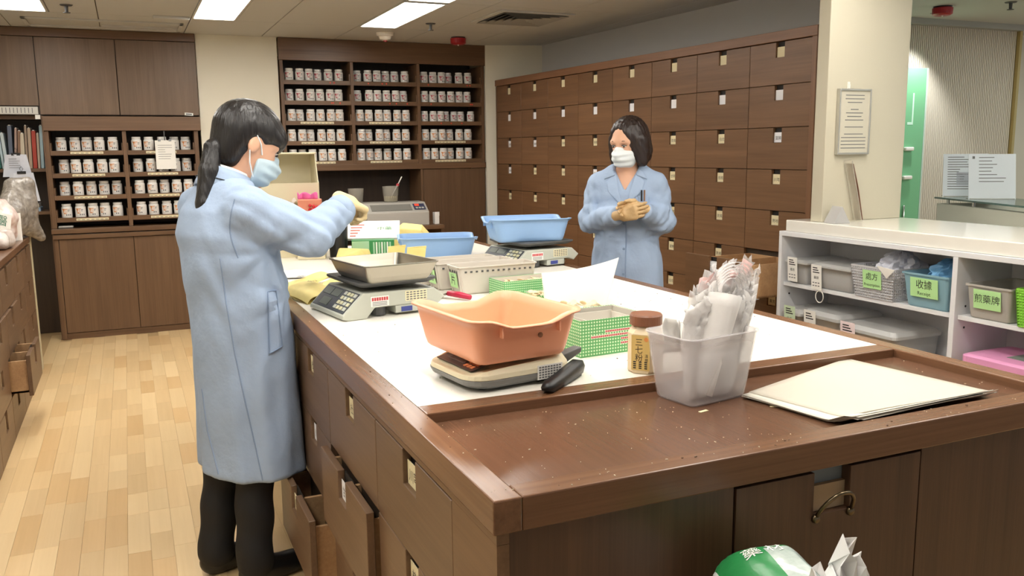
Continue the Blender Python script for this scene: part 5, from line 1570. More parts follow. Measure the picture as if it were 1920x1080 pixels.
# ================================================================ left counter: bags, clipped notes, folders
def bag_sdf(name, lo, hi, fn, m, label, cat='bag', h=0.008, loc=(0, 0, 0), relax=1):
    P, F = cell_mesh(fn, lo, hi, h)
    return OB(name, np_mesh(name, P, F, m, True, relax), None, loc=loc, label=label, cat=cat)
M_HERBBAG = mat('herb_bag_plastic', (112, 104, 96), 0.15, rgb2=(158, 151, 142), vscale=34, bump=1.0, bscale=26)
M_CLRBAG = mat('clear_bag_film', (214, 206, 200), 0.2, rgb2=(168, 150, 140), vscale=18, bump=0.8, bscale=24)
def wob(X, Y, Z, s, a): return a * (np.sin(X * s + 1.3 * np.sin(Y * s * 0.7)) + np.sin(Y * s * 1.1 + 2 + np.sin(Z * s)) + np.sin(Z * s * 0.9 + 4 + np.sin(X * s * 1.2)))
def fA(X, Y, Z):
    d = sd_ell(X, Y, Z, (-0.01, 0, 0.16), (0.10, 0.17, 0.17))
    d = smin(d, sd_box(X, Y, Z, (0.04, 0.05, 0.26), (0.085, 0.06, 0.13), 0.045), 0.06)
    d = smin(d, sd_cone(X, Y, Z, (0.04, 0.06, 0.12), (0.12, 0.13, -0.01), 0.075, 0.032), 0.05)
    return d + wob(X, Y, Z, 38, 0.003) + 0.0022 * np.abs(np.sin(60 * X + 35 * Z + 4 * np.sin(20 * Y)))
bag_sdf('herb_bag', (-0.14, -0.22, -0.06), (0.20, 0.24, 0.44), fA, M_HERBBAG, 'grey clear bag of dried herbs slumping over the end of the left counter', loc=(-0.685, 6.48, 0.9255))
def fB(X, Y, Z):
    d = sd_ell(X, Y, Z, (0, 0, 0.055), (0.13, 0.16, 0.06))
    d = smin(d, sd_ell(X, Y, Z, (0.03, -0.12, 0.05), (0.09, 0.10, 0.05)), 0.05)
    return smax(d + wob(X, Y, Z, 55, 0.004), -Z + 0.001, 0.01)
bag_sdf('herb_bag', (-0.18, -0.28, -0.02), (0.18, 0.22, 0.15), fB, M_CLRBAG, 'clear bag of pale herbs lying flat on the left counter', loc=(-0.765, 5.86, 0.9255))
def fC(X, Y, Z):
    d = sd_ell(X, Y, Z, (0, 0, 0.13), (0.10, 0.13, 0.14))
    return smax(d + wob(X, Y, Z, 50, 0.005), -Z + 0.001, 0.01)
bag_sdf('herb_bag', (-0.16, -0.2, -0.02), (0.16, 0.2, 0.32), fC, mat('pinkish_bag', (206, 170, 160), 0.3, rgb2=(232, 220, 214), vscale=24, bump=0.8, bscale=26), 'pinkish clear bag behind the flat one on the left counter', loc=(-0.745, 6.17, 0.9255))
t = TH('printed_carton', 'white carton with green lettering among the left counter bags', 'carton', (-0.755, 5.97, 1.03), math.radians(55))
b = B().box(-0.10, 0.10, -0.03, 0.03, 0.0, 0.10, 0, Matrix.Rotation(0.25, 4, 'Y'))
add_text(b, '中醫', 0.07, Matrix.Rotation(0.25, 4, 'Y') @ frame_M((0.0, -0.0306, 0.05), (1, 0, 0), (0, 0, 1)), 1)
OB('body', b, [M_PAPER, mat('dark_green_print', (30, 110, 80), 0.5)], t)
OB('flap', B().box(-0.10, 0.10, 0.03, 0.032, 0.08, 0.13, 0, Matrix.Rotation(0.25, 4, 'Y')), M_PAPER, t)
t = TH('printed_carton', 'small white carton standing beside the grey herb bag', 'carton', (-0.70, 6.315, 0.9255), math.radians(20))
OB('body', B().box(-0.05, 0.05, -0.04, 0.04, 0.0, 0.17), M_PAPER, t, bevel=0.001)
OB('flap', B().box(-0.05, 0.05, -0.043, -0.04, 0.11, 0.175), M_PAPER, t)

fs = TH('folder_shelf', 'walnut shelf of upright folders at the far left', 'shelf', (-1.2, FY + 0.10, 0))
OB('shelf_board', B().box(0.0, 0.628, 0.0, 0.28, 1.335, 1.36), W_X, fs)
OB('shelf_board', B().box(0.0, 0.628, 0.0, 0.28, 1.738, 1.764), W_X, fs)
OB('shelf_board', B().box(0.0, 0.628, 0.0, 0.28, 1.00, 1.025), W_X, fs)
OB('back_panel', B().box(0.0, 0.628, 0.281, 0.30, 0.0, 1.764), W_DARK, fs)
OB('side_panel', B().box(0.6285, 0.639, -0.09, 0.30, 0.0, 1.764), W_V, fs)
OB('label_rail', B().box(0.05, 0.615, -0.115, -0.085, 1.772, 1.828), mat('rail_white', (206, 204, 198), 0.5), fs)
for k in range(12):
    OB('rail_tick', B().box(0.30 + k * 0.025, 0.305 + k * 0.025, -0.1158, -0.115, 1.780, 1.820), M_INKS, fs)
OB('price_tag', B().box(0.592, 0.626, -0.108, -0.1005, 1.735, 1.768), M_PAPER, fs)
cols = [(150, 160, 160), (104, 136, 136), (60, 116, 104), (176, 196, 204), (190, 204, 208), (92, 100, 116), (168, 140, 128), (132, 100, 78), (200, 188, 166), (150, 130, 112), (176, 156, 134), (176, 62, 44), (190, 174, 156), (166, 190, 200), (88, 122, 136)]
FN = ['grey', 'slate', 'green', 'pale blue', 'white', 'blue grey', 'beige', 'brown', 'cream', 'tan', 'light beige', 'red', 'ivory', 'ice blue', 'teal']
xx = 0.245
for k, c in enumerate(cols):
    w = 0.016 + 0.006 * (k % 3)
    hgt = 0.27 + 0.02 * ((k * 7) % 4)
    f_ = TH('folder', '%s folder standing upright on the far left shelf' % FN[k], 'folder', (-1.2 + xx, FY + 0.12, 1.3605), group='folders on the far left shelf')
    lean = -0.06 if k < 5 else (0.08 if k in (6, 7) else 0.03)
    f_.rotation_euler = (0, lean, 0)
    f_.location.z += abs(lean) * w
    OB('cover', B().box(0, w, 0, 0.2, 0, hgt), mat('folder_%d' % k, c, 0.5), f_, bevel=0.002)
    OB('pages', B().box(w * 0.25, w * 0.75, 0.004, 0.199, hgt * 0.02, hgt + 0.006), M_PAPER, f_)
    xx += w + 0.005
t = TH('document_tray', 'pale blue document tray below the upright folders', 'tray', (-0.80, FY + 0.18, 1.0255))
OB('base', B().box(-0.16, 0.16, -0.08, 0.14, 0, 0.03), mat('tray_blue', (150, 180, 210), 0.4), t, bevel=0.004)
OB('papers', B().box(-0.15, 0.15, -0.085, 0.135, 0.031, 0.06), M_PAPER, t)

def clipped(x, y, z, w, h, label, seed, rz):
    t = TH('clipped_paper', label, 'paper', (x, y, z), rz)
    r_ = random.Random(seed)
    b = wavy_sheet((-w / 2, 0, -h), (w / 2, 0, -h), (w * 0.36, 0.0, 0), (-w * 0.36, 0.0, 0), 6, 8, 0.003, seed)
    for q in range(5):
        b.box(-w * 0.25, -w * 0.25 + r_.uniform(0.2, 0.5) * w, -0.012, -0.0115, -h * (0.2 + 0.1 * q), -h * (0.185 + 0.1 * q), 1)
    OB('sheet', b, [mat('cool_paper', (210, 214, 226), 0.6), M_INKS], t, solid=0.0008)
    OB('clip', B().box(-0.03, 0.03, -0.006, 0.006, -0.008, 0.012).tube([(0, 0, 0.01), (0.012, 0, 0.03), (0, 0, 0.05), (-0.012, 0, 0.03)], 0.002, 6, 0, True), M_BLACK, t)
    return t
clipped(-0.77, FY + 0.055, 1.47, 0.20, 0.17, 'blue white paper hanging from a black clip, the upper sheet', 3, 0.0)
clipped(-0.74, FY + 0.03, 1.33, 0.22, 0.22, 'blue white paper sheet hanging lower, above the herb bag', 4, 0.0)

# ================================================================ sack of supplies standing in front of the island
sk = TH('supply_sack', 'green and white printed plastic sack standing before the island front', 'sack', (0.96, 1.02, 0.0), math.radians(-14))
def fS(X, Y, Z):
    d = sd_box(X, Y, Z, (0, 0, 0.40), (0.15, 0.085, 0.41), 0.06)
    d = smax(d, (Z - (0.80 - 0.10 * np.abs(X / 0.15) ** 2.5 - 0.14 * np.clip(X / 0.15, 0, 1))) * 0.8, 0.02)
    return d + wob(X, Y, Z, 34, 0.0025)
P, F = cell_mesh(fS, (-0.2, -0.13, -0.03), (0.2, 0.13, 0.88), 0.009)
M_SACKG = mat('sack_green', (42, 132, 72), 0.3, bump=0.3, bscale=20)
M_SACKW = mat('sack_white', (214, 220, 216), 0.25, bump=0.3, bscale=20)
M_SACKC = mat('sack_window', (150, 168, 158), 0.2, rgb2=(206, 214, 210), vscale=22, bump=0.5, bscale=20)
me = np_mesh('sack_body', P, F, [M_SACKG, M_SACKW, M_SACKC])
mi = []
for p in me.polygons:
    c = p.center
    if c.x < -0.115 and c.z < 0.765: mi.append(1)
    elif c.y < 0.045 and -0.045 < c.x < 0.10 and c.z > 0.62 and c.y > -0.07: mi.append(2)
    elif c.z < 0.62: mi.append(1)
    else: mi.append(0)
me.polygons.foreach_set('material_index', mi)
OB('sack_body', me, None, sk)
bvS = BVHTree.FromPolygons([v.co.copy() for v in me.vertices], [tuple(p.vertices) for p in me.polygons])
b = B()
for k, ch in enumerate('藥材'):
    vs_, fs_ = text_geo(ch, 0.032)
    pts = []
    for x, y, z in vs_:
        loc, nor, i_, dist = bvS.ray_cast(Vector((-0.065 + 0.040 * k + x, 0.040 + y, 1.2)), Vector((0, 0, -1)))
        pts.append((loc + Vector((0, 0, 0.0012))) if loc else Vector((0, 0, 0.7)))
    b._add(pts, fs_)
OB('lettering', b, M_PAPER, sk)
M_TISSUE = mat('tissue', (240, 238, 236), 0.6)
def crumple(w, h, seed):
    r_ = np.random.RandomState(seed)
    n, m = 7, 5
    J = r_.uniform(-1, 1, (m + 1, n + 1, 3))
    pk = r_.uniform(0.3, 0.7)
    def fn(u, v):
        i_, j_ = int(round(u * n)), int(round(v * m))
        q = J[j_, i_]
        top = h * (1 - 1.1 * abs(u - pk)) * (0.75 + 0.25 * (i_ % 2))
        return Vector(((u - 0.5) * w * (1 - 0.35 * v) + q[0] * 0.007, 0.03 * (v - 0.5) + q[1] * 0.015 + 0.012 * (-1) ** i_ * (1 - 0.5 * v), top * v + q[2] * 0.006))
    return B().grid(fn, n, m)
for k, (x, y, z, w, h, lab) in enumerate(((0.935, 0.955, 0.74, 0.10, 0.085, 'crumpled white tissue on the clear window of the green sack'),
                                          (1.025, 0.985, 0.71, 0.075, 0.150, 'tall pointed white tissue rising beside the green sack'),
                                          (1.075, 1.005, 0.70, 0.11, 0.105, 'low crumpled white tissue rightmost beside the green sack'))):
    OB('crumpled_tissue', crumple(w, h, k + 3), M_TISSUE, loc=(x, y, z), rot=(0, 0, -0.35 + 0.2 * k), label=lab, cat='tissue', smooth=False, solid=0.001)
# ================================================================ people
M_SKIN = mat('skin', (222, 172, 142), 0.5, var=0.03, vscale=20)
M_HAIR = mat('black_hair', (26, 23, 23), 0.38, bump=0.6, bscale=60, stretch=(1, 1, 0.12))
M_HAIRB = mat('brown_black_hair', (40, 27, 23), 0.36, bump=0.6, bscale=60, stretch=(1, 1, 0.12))
M_COAT = mat('blue_coat', (160, 179, 206), 0.85, bump=0.5, bscale=18, var=0.05, vscale=5)
M_SEAM = mat('coat_stitching', (136, 155, 184), 0.85)
M_MASK = mat('mask_blue', (186, 206, 216), 0.7)
M_MASKW = mat('mask_white', (226, 232, 234), 0.7)
M_GLOVE = mat('glove_cream', (228, 206, 158), 0.45, bump=0.3, bscale=60)
M_GLOVE2 = mat('glove_tan', (206, 172, 124), 0.45, bump=0.3, bscale=60)
M_TROUS = mat('black_trousers', (22, 21, 22), 0.75, bump=0.2, bscale=20)
M_SHOE = mat('black_shoe', (20, 20, 21), 0.35)

def table(Z, rows):
    zs = np.array([r[0] for r in rows]); out = []
    for c in range(1, len(rows[0])):
        out.append(np.interp(Z, zs, np.array([r[c] for r in rows])))
    return out

def rot_to(M3, X, Y, Z, o):
    x, y, z = X - o[0], Y - o[1], Z - o[2]
    return (M3[0][0] * x + M3[1][0] * y + M3[2][0] * z, M3[0][1] * x + M3[1][1] * y + M3[2][1] * z, M3[0][2] * x + M3[1][2] * y + M3[2][2] * z)

def head_sdf(x, y, z):
    """x forward, origin between the ears at mid height"""
    d = sd_ell(x, y, z, (-0.012, 0, 0.035), (0.098, 0.076, 0.088))
    d = smin(d, sd_ell(x, y, z, (0.028, 0, -0.045), (0.062, 0.056, 0.075)), 0.05)
    d = smin(d, sd_ell(x, y, z, (0.056, 0, -0.098), (0.028, 0.028, 0.022)), 0.035)
    d = smin(d, sd_cone(x, y, z, (0.082, 0, 0.004), (0.104, 0, -0.032), 0.008, 0.012), 0.014)       # nose
    for s in (-1, 1):
        d = smin(d, sd_cone(x, y, z, (0.082, s * 0.016, 0.022), (0.070, s * 0.048, 0.020), 0.010, 0.010), 0.02)   # brow ridge
        d = smax(d, -sd_ell(x, y, z, (0.094, s * 0.031, 0.004), (0.014, 0.016, 0.010)), 0.012)      # eye socket
        e = sd_ell(x, y, z, (-0.008, s * 0.079, -0.004), (0.018, 0.009, 0.027))                      # ear
        e = smax(e, -sd_ell(x, y, z, (-0.004, s * 0.090, 0.000), (0.011, 0.008, 0.018)), 0.006)
        d = smin(d, e, 0.008)
    return d

def hand_sdf(X, Y, Z, w, d, n, l, curl, s=1.0, thumb=0.5, spread=0.0):
    """w wrist; d towards the fingers; n palm side; l towards the thumb"""
    w, d, n, l = [np.array(v, float) for v in (w, d, n, l)]
    d /= np.linalg.norm(d); n -= d * (n @ d); n /= np.linalg.norm(n)
    lx = np.cross(d, n); lx = lx if lx @ l > 0 else -lx; l = lx
    out = sd_cone(X, Y, Z, w - d * 0.035 * s, w + d * 0.02 * s, 0.026 * s, 0.027 * s)
    lens = [(0.040, 0.024, 0.020), (0.045, 0.028, 0.021), (0.042, 0.026, 0.020), (0.033, 0.020, 0.017)]
    fingers = None
    for i in range(4):
        lat = (0.030 - 0.020 * i) * s
        k = w + d * (0.082 - 0.004 * abs(i - 1)) * s + l * lat
        out = smin(out, sd_cone(X, Y, Z, w + d * 0.01 * s + l * lat * 0.75, k, 0.016 * s, 0.0135 * s), 0.012 * s)
        p = k; a = 0.0
        c = curl[i] if hasattr(curl, '__len__') else curl
        fl = None
        for j, L in enumerate(lens[i]):
            a += c * (1.0, 1.1, 0.7)[j]
            v = d * math.cos(a) + n * math.sin(a) + l * spread * (1.5 - i) * 0.1
            v /= np.linalg.norm(v)
            q = p + v * L * s
            r0, r1 = (0.0092, 0.0086, 0.0080)[j] * s, (0.0086, 0.0080, 0.0068)[j] * s
            g = sd_cone(X, Y, Z, p, q, r0, r1)
            fl = g if fl is None else smin(fl, g, 0.004 * s)
            p = q
        out = smin(out, fl, 0.0028 * s)
    tb = w + d * 0.025 * s + l * 0.024 * s
    t1 = tb + (d * 0.55 + l * (0.75 - 0.4 * thumb) + n * 0.5 * thumb) * 0.040 * s
    t2 = t1 + (d * 0.85 + l * (0.25 - 0.5 * thumb) + n * 0.5 * thumb) * 0.030 * s
    t3 = t2 + (d * 0.9 - l * 0.3 * thumb + n * 0.4 * thumb) * 0.024 * s
    tt = smin(sd_cone(X, Y, Z, tb, t1, 0.015 * s, 0.0115 * s), sd_cone(X, Y, Z, t1, t2, 0.0115 * s, 0.0105 * s), 0.005)
    tt = smin(tt, sd_cone(X, Y, Z, t2, t3, 0.0105 * s, 0.008 * s), 0.005)
    return smin(out, tt, 0.008 * s)

def sleeve(X, Y, Z, sh, el, wr, r, seed=0):
    sh, el, wr = [np.array(v, float) for v in (sh, el, wr)]
    u = sd_cone(X, Y, Z, sh, el, r[0], r[1])
    f = sd_cone(X, Y, Z, el, wr, r[1], r[2])
    dirf = (wr - el) / np.linalg.norm(wr - el)
    cut = (X - wr[0]) * dirf[0] + (Y - wr[1]) * dirf[1] + (Z - wr[2]) * dirf[2]
    # rings of compression folds around the elbow and along the forearm
    t = (X - el[0]) * dirf[0] + (Y - el[1]) * dirf[1] + (Z - el[2]) * dirf[2]
    ph = 30 * Z + 14 * np.sin(18 * Y + seed) * 0.1
    ridge = lambda q: 1 - 2 * np.abs(np.sin(q))
    fold = 0.0055 * ridge(t * 40 + 0.5 * ph + 25 * Y + seed) * np.exp(-(t / 0.15) ** 2) + 0.0035 * ridge(t * 24 - 30 * Z + 2 + seed) + 0.002 * ridge(52 * (t + 0.7 * Z) - 20 * Y + 3 * seed)
    d = smin(u, f, 0.035) + fold
    return smax(d, cut, 0.008)

def torso_sdf(X, Y, Z, rows, z0, z1, hem=0.0, seed=0, k=9):
    cx, a, b = table(Z, rows)
    th = np.arctan2(Y / b, (X - cx) / a)
    rho = np.sqrt(((X - cx) / a) ** 2 + (Y / b) ** 2)
    d = (rho - 1) * np.minimum(a, b)
    low = np.clip((1.0 - Z) / 0.6, 0, 1)
    d = d + hem * low * (np.sin(k * th + seed + 2.0 * Z) * 0.6 + np.sin((k + 4) * th - 1.7 * seed) * 0.4)
    d = d + 0.004 * np.sin(30 * Z + 3 * th + seed + 2 * np.sin(5 * th)) * np.exp(-((Z - 1.02) / 0.16) ** 2) + 0.0025 * np.sin(17 * Z - 7 * th + seed) * np.sin(9 * Z + 4 * th)
    d = smax(d, z0 - Z, 0.006)
    return smax(d, Z - z1, 0.02)

def bvh_of(me):
    return BVHTree.FromPolygons([v.co.copy() for v in me.vertices], [tuple(p.vertices) for p in me.polygons])

def drape(bv, pts, d, off=0.001):
    out = []
    for p in pts:
        loc, nor, i, dist = bv.ray_cast(Vector(p), Vector(d).normalized())
        if loc is not None:
            out.append(loc - Vector(d).normalized() * off)
    return out

def patch(bv, c, d, n=8, m=10, off=0.003, thick=0.003):
    """quad c (4 corners, outside the body) projected along d on to the garment, as a thin cloth piece"""
    C_ = [Vector(p) for p in c]; dv = Vector(d).normalized()
    rows_ = []
    for j in range(m + 1):
        v = j / m
        for i in range(n + 1):
            u = i / n
            p = (C_[0] * (1 - u) + C_[1] * u) * (1 - v) + (C_[3] * (1 - u) + C_[2] * u) * v
            loc, nor, k, dist = bv.ray_cast(p, dv)
            rows_.append((loc - dv * off) if loc is not None else p + dv * 0.05)
    b = B()
    top = [tuple(p) for p in rows_]; bot = [tuple(Vector(p) + dv * thick) for p in rows_]
    N = len(top)
    fs_ = []
    for j in range(m):
        for i in range(n):
            q = (j * (n + 1) + i, j * (n + 1) + i + 1, (j + 1) * (n + 1) + i + 1, (j + 1) * (n + 1) + i)
            fs_.append(q); fs_.append(tuple(N + k for k in q[::-1]))
    edge = [i for i in range(n + 1)] + [(j + 1) * (n + 1) + n for j in range(m)] + [m * (n + 1) + i for i in range(n - 1, -1, -1)] + [j * (n + 1) for j in range(m - 1, 0, -1)]
    for k in range(len(edge)):
        a, c2 = edge[k], edge[(k + 1) % len(edge)]
        fs_.append((a, N + a, N + c2, c2))
    b._add(top + bot, fs_)
    return b

def eul(yaw, pitch):
    """matrix of a head turned by yaw (left +) and nodding down by pitch"""
    return np.array(Matrix.Rotation(yaw, 3, 'Z') @ Matrix.Rotation(pitch, 3, 'Y'))

def person(base, rz, label):
    return TH('person', label, 'person', base, rz)

def build_person(p, J, rows, coat_z, hem_amp, hair_fn, hair_m, mask_m, glove_m, seed, coat_extra=None, collar=None):
    H, hs = J['head'], J['hs']
    R3 = eul(J['yaw'], J['pitch'])
    def hl(X, Y, Z):
        x, y, z = rot_to(R3, X, Y, Z, H)
        return x / hs, y / hs, z / hs
    def toW(v):
        q = R3 @ (np.array(v) * hs) + np.array(H)
        return Vector(q)
    # ---- one continuous body
    def body(X, Y, Z):
        x, y, z = hl(X, Y, Z)
        d = head_sdf(x, y, z) * hs
        d = smin(d, sd_cone(X, Y, Z, J['neck0'], J['neck1'], 0.052, 0.046), 0.025)
        d = smin(d, sd_ell(X, Y, Z, (J['ch'][0], 0, 1.18), (0.09, 0.135, 0.16)), 0.05)
        d = smin(d, sd_ell(X, Y, Z, (J['hip'][0], 0, 0.86), (0.09, 0.135, 0.16)), 0.08)
        for s in ('r', 'l'):
            sh, el, wr = J['sh' + s], J['el' + s], J['wr' + s]
            d = smin(d, sd_cone(X, Y, Z, sh, el, 0.042, 0.036), 0.03)
            d = smin(d, sd_cone(X, Y, Z, el, wr, 0.036, 0.024), 0.02)
            hp, kn, an = J['hp' + s], J['kn' + s], J['an' + s]
            d = smin(d, sd_cone(X, Y, Z, hp, kn, 0.065, 0.045), 0.03)
            d = smin(d, sd_cone(X, Y, Z, kn, an, 0.045, 0.032), 0.02)
            d = smin(d, sd_cone(X, Y, Z, an, (an[0] + 0.10, an[1], 0.035), 0.030, 0.024), 0.02)
        return d
    xs = [J[k][0] for k in ('elr', 'ell', 'wrr', 'wrl', 'anr', 'anl')]; ys = [J[k][1] for k in ('elr', 'ell', 'wrr', 'wrl')]
    lo = (min(-0.14, min(xs) - 0.06, H[0] - 0.13), min(-0.2, min(ys) - 0.06), 0.0); hi = (max(xs + [H[0] + 0.12]) + 0.06, max(0.2, max(ys) + 0.06), H[2] + 0.16)
    P, F = cell_mesh(body, lo, hi, 0.0062)
    OB('body', np_mesh('body', P, F, M_SKIN), None, p)
    # ---- coat
    JF = J.get('folds', (0.02, 1.15, 0.10, 1.0))
    def coat(X, Y, Z):
        d = torso_sdf(X, Y, Z, rows, coat_z, 1.375, hem_amp, seed)
        for s, sg in (('r', -1), ('l', 1)):
            sh = J['sh' + s]
            d = smin(d, sd_cone(X, Y, Z, (J['neck0'][0] - 0.01, sg * 0.05, 1.335), (sh[0], sh[1] * 0.93, sh[2] + 0.012), 0.042, 0.062), 0.04)
            d = smin(d, sleeve(X, Y, Z, sh, J['el' + s], J['wr' + s], J['slv'], seed + (0 if s == 'r' else 2)), 0.022)
        d = smax(d, -sd_cone(X, Y, Z, (J['neck0'][0], 0, 1.32), J['neck1'], 0.058, 0.066), 0.012)   # opening for the neck
        for q, (ax, az, sd) in enumerate(((JF[0], JF[1], 1.0), (JF[2], JF[3], 2.4))):
            rr2 = np.sqrt((X - ax) ** 2 + (Z - az) ** 2)
            an = np.arctan2(Z - az, X - ax)
            d = d + 0.0042 * (1 - 2 * np.abs(np.sin(3.5 * an + sd + 4 * rr2))) * np.exp(-(rr2 / 0.17) ** 2) * np.clip(rr2 / 0.05, 0, 1)
        if coat_extra is not None:
            d = coat_extra(X, Y, Z, d)
        return d
    lo = (min(-0.25, min(xs) - 0.1), min(-0.29, min(ys) - 0.10), coat_z - 0.03); hi = (max(xs + [0.22]) + 0.10, max(0.29, max(ys) + 0.10), 1.43)
    P, F = cell_mesh(coat, lo, hi, 0.0075)
    cme = np_mesh('coat', P, F, M_COAT)
    co = OB('coat', cme, None, p)
    bv = bvh_of(cme)
    # ---- trousers and shoes
    def trou(X, Y, Z):
        d = None
        for s in ('r', 'l'):
            g = smin(sd_cone(X, Y, Z, J['hp' + s], J['kn' + s], 0.070, 0.064), sd_cone(X, Y, Z, J['kn' + s], J['an' + s], 0.066, 0.060), 0.03)
            g = g + 0.003 * np.sin(40 * Z + 20 * X + (1 if s == 'r' else 3))
            d = g if d is None else np.minimum(d, g)
        return smax(smax(d, 0.035 - Z, 0.006), Z - 0.75, 0.01)
    P, F = cell_mesh(trou, (-0.2, -0.26, 0.0), (0.24, 0.26, 0.80), 0.009)
    OB('trousers', np_mesh('trousers', P, F, M_TROUS), None, p)
    for s in ('r', 'l'):
        an = J['an' + s]
        def shoe(X, Y, Z, an=an):
            d = sd_ell(X, Y, Z, (an[0] + 0.135, an[1], 0.035), (0.075, 0.045, 0.040))
            d = smin(d, sd_ell(X, Y, Z, (an[0] + 0.01, an[1], 0.050), (0.070, 0.040, 0.055)), 0.05)
            return smax(d, 0.001 - Z, 0.006)
        P, F = cell_mesh(shoe, (an[0] - 0.1, an[1] - 0.07, -0.015), (an[0] + 0.24, an[1] + 0.07, 0.13), 0.006)
        OB('shoe', np_mesh('shoe', P, F, M_SHOE), None, p)
    # ---- hair, mask
    def hair(X, Y, Z):
        x, y, z = hl(X, Y, Z)
        return hair_fn(x, y, z) * hs
    P, F = cell_mesh(hair, (H[0] - 0.20, -0.17 + H[1], H[2] - 0.24), (H[0] + 0.17, 0.17 + H[1], H[2] + 0.19), 0.0052)
    ho = OB('hair', np_mesh('hair', P, F, hair_m), None, p)
    def maskf(X, Y, Z):
        x, y, z = hl(X, Y, Z)
        d = sd_ell(x, y, z, (0.030, 0, -0.058), (0.083, 0.068, 0.072))
        d = smin(d, sd_cone(x, y, z, (0.096, 0, -0.010), (0.112, 0, -0.045), 0.010, 0.016), 0.02)
        d = d + 0.0022 * np.sin(z * 210) * np.clip((x - 0.03) / 0.05, 0, 1)
        d = smax(d, -(x - 0.022 + 0.14 * (z + 0.05)), 0.006)
        d = smax(d, z + 0.006 + 0.10 * np.abs(y) * 3.0 - 0.012, 0.006)
        d = smax(d, -z - 0.128, 0.006)
        return d * hs
    P, F = cell_mesh(maskf, (H[0] - 0.10, H[1] - 0.15, H[2] - 0.20), (H[0] + 0.18, H[1] + 0.15, H[2] + 0.10), 0.0042)
    mo = OB('face_mask', np_mesh('face_mask', P, F, mask_m), None, p)
    b = B()
    for s in (-1, 1):
        b.tube([toW((0.030, s * 0.068, -0.022)), toW((0.012, s * 0.079, 0.006)), toW((-0.010, s * 0.083, 0.026))], 0.0022, 6)
        b.tube([toW((0.028, s * 0.064, -0.095)), toW((0.0, s * 0.076, -0.060)), toW((-0.016, s * 0.084, -0.025))], 0.0022, 6)
    OB('mask_strap', b, M_MASKW, mo)
    # ---- eyes and brows
    for s in (-1, 1):
        e = OB('eye', B().lathe([(0.001, -0.0105), (0.0075, -0.0075), (0.0105, 0), (0.0075, 0.0075), (0.001, 0.0105)], 14, 0, Matrix.Translation(toW((0.0785, s * 0.031, 0.002))) @ Matrix.Diagonal((1, 1.25, 0.50, 1))), mat('eye_white', (226, 218, 210), 0.3), p, smooth=True)
        OB('iris', B().lathe([(0.001, -0.0055), (0.0045, -0.003), (0.0055, 0), (0.0045, 0.003), (0.001, 0.0055)], 12, 0, Matrix.Translation(toW((0.0862, s * 0.032, -0.0005)))), mat('iris', (32, 24, 22), 0.2), e, smooth=True)
        OB('eyelid', B().tube([toW((0.0840, s * (0.031 - 0.015), 0.003)), toW((0.0895, s * 0.026, 0.0078)), toW((0.0885, s * 0.033, 0.0082)), toW((0.0800, s * 0.047, 0.004))], [0.0012, 0.0021, 0.0022, 0.0012], 6), mat('lash', (34, 26, 24), 0.6), e, smooth=True)
        OB('eyebrow', B().tube([toW((0.0915, s * 0.016, 0.024)), toW((0.0900, s * 0.032, 0.0285)), toW((0.0770, s * 0.050, 0.0245))], [0.0022, 0.0028, 0.0012], 6, 0, False, 0.6), mat('brow', (52, 38, 32), 0.7), p, smooth=True)
    # ---- gloved hands
    for s in ('r', 'l'):
        h = J['hand' + s]
        w = np.array(h['w'], float)
        P, F = cell_mesh(lambda X, Y, Z: hand_sdf(X, Y, Z, **h), w - 0.17, w + 0.17, 0.0030)
        OB('glove', np_mesh('glove', P, F, glove_m, True, 0), None, p)
    return co, bv, toW, ho

# ---------------------------------------------------------------- worker on the left, seen from her right and a little behind
pa = person((0.290, 2.99, 0.0), math.radians(22), 'woman in long blue coat with ponytail, reaching over the island')
JA = dict(head=(0.088, -0.012, 1.488), hs=1.06, yaw=math.radians(-10), pitch=math.radians(24),
          neck0=(0.0, 0, 1.33), neck1=(0.055, -0.005, 1.43), ch=(0.0, 0, 1.2), hip=(0.03, 0, 0.85),
          shr=(0.0, -0.158, 1.272), elr=(0.172, -0.238, 1.190), wrr=(0.345, -0.170, 1.272),
          shl=(0.0, 0.158, 1.272), ell=(0.17, 0.21, 1.13), wrl=(0.29, 0.09, 1.17), slv=(0.080, 0.060, 0.049),
          hpr=(0.03, -0.085, 0.82), knr=(0.0, -0.09, 0.45), anr=(-0.03, -0.105, 0.075),
          hpl=(0.03, 0.085, 0.82), knl=(-0.022, 0.080, 0.43), anl=(-0.080, 0.075, 0.075),
          handr=dict(w=(0.366, -0.160, 1.292), d=(0.80, 0.10, -0.30), n=(-0.35, 0.25, -0.85), l=(0.2, 0.9, 0.2), curl=[0.85, 0.95, 1.05, 1.1], s=0.95, thumb=0.8),
          handl=dict(w=(0.308, 0.080, 1.175), d=(0.7, -0.5, -0.1), n=(-0.4, -0.3, -0.7), l=(0.3, -0.8, 0.2), curl=0.7, s=0.98, thumb=0.8))
rowsA = [(0.30, 0.042, 0.168, 0.222), (0.50, 0.042, 0.160, 0.215), (0.75, 0.036, 0.155, 0.208), (0.95, 0.026, 0.150, 0.200), (1.08, 0.012, 0.148, 0.195),
         (1.20, -0.006, 0.146, 0.188), (1.28, -0.010, 0.122, 0.165), (1.33, -0.004, 0.098, 0.125), (1.40, 0.012, 0.075, 0.085)]
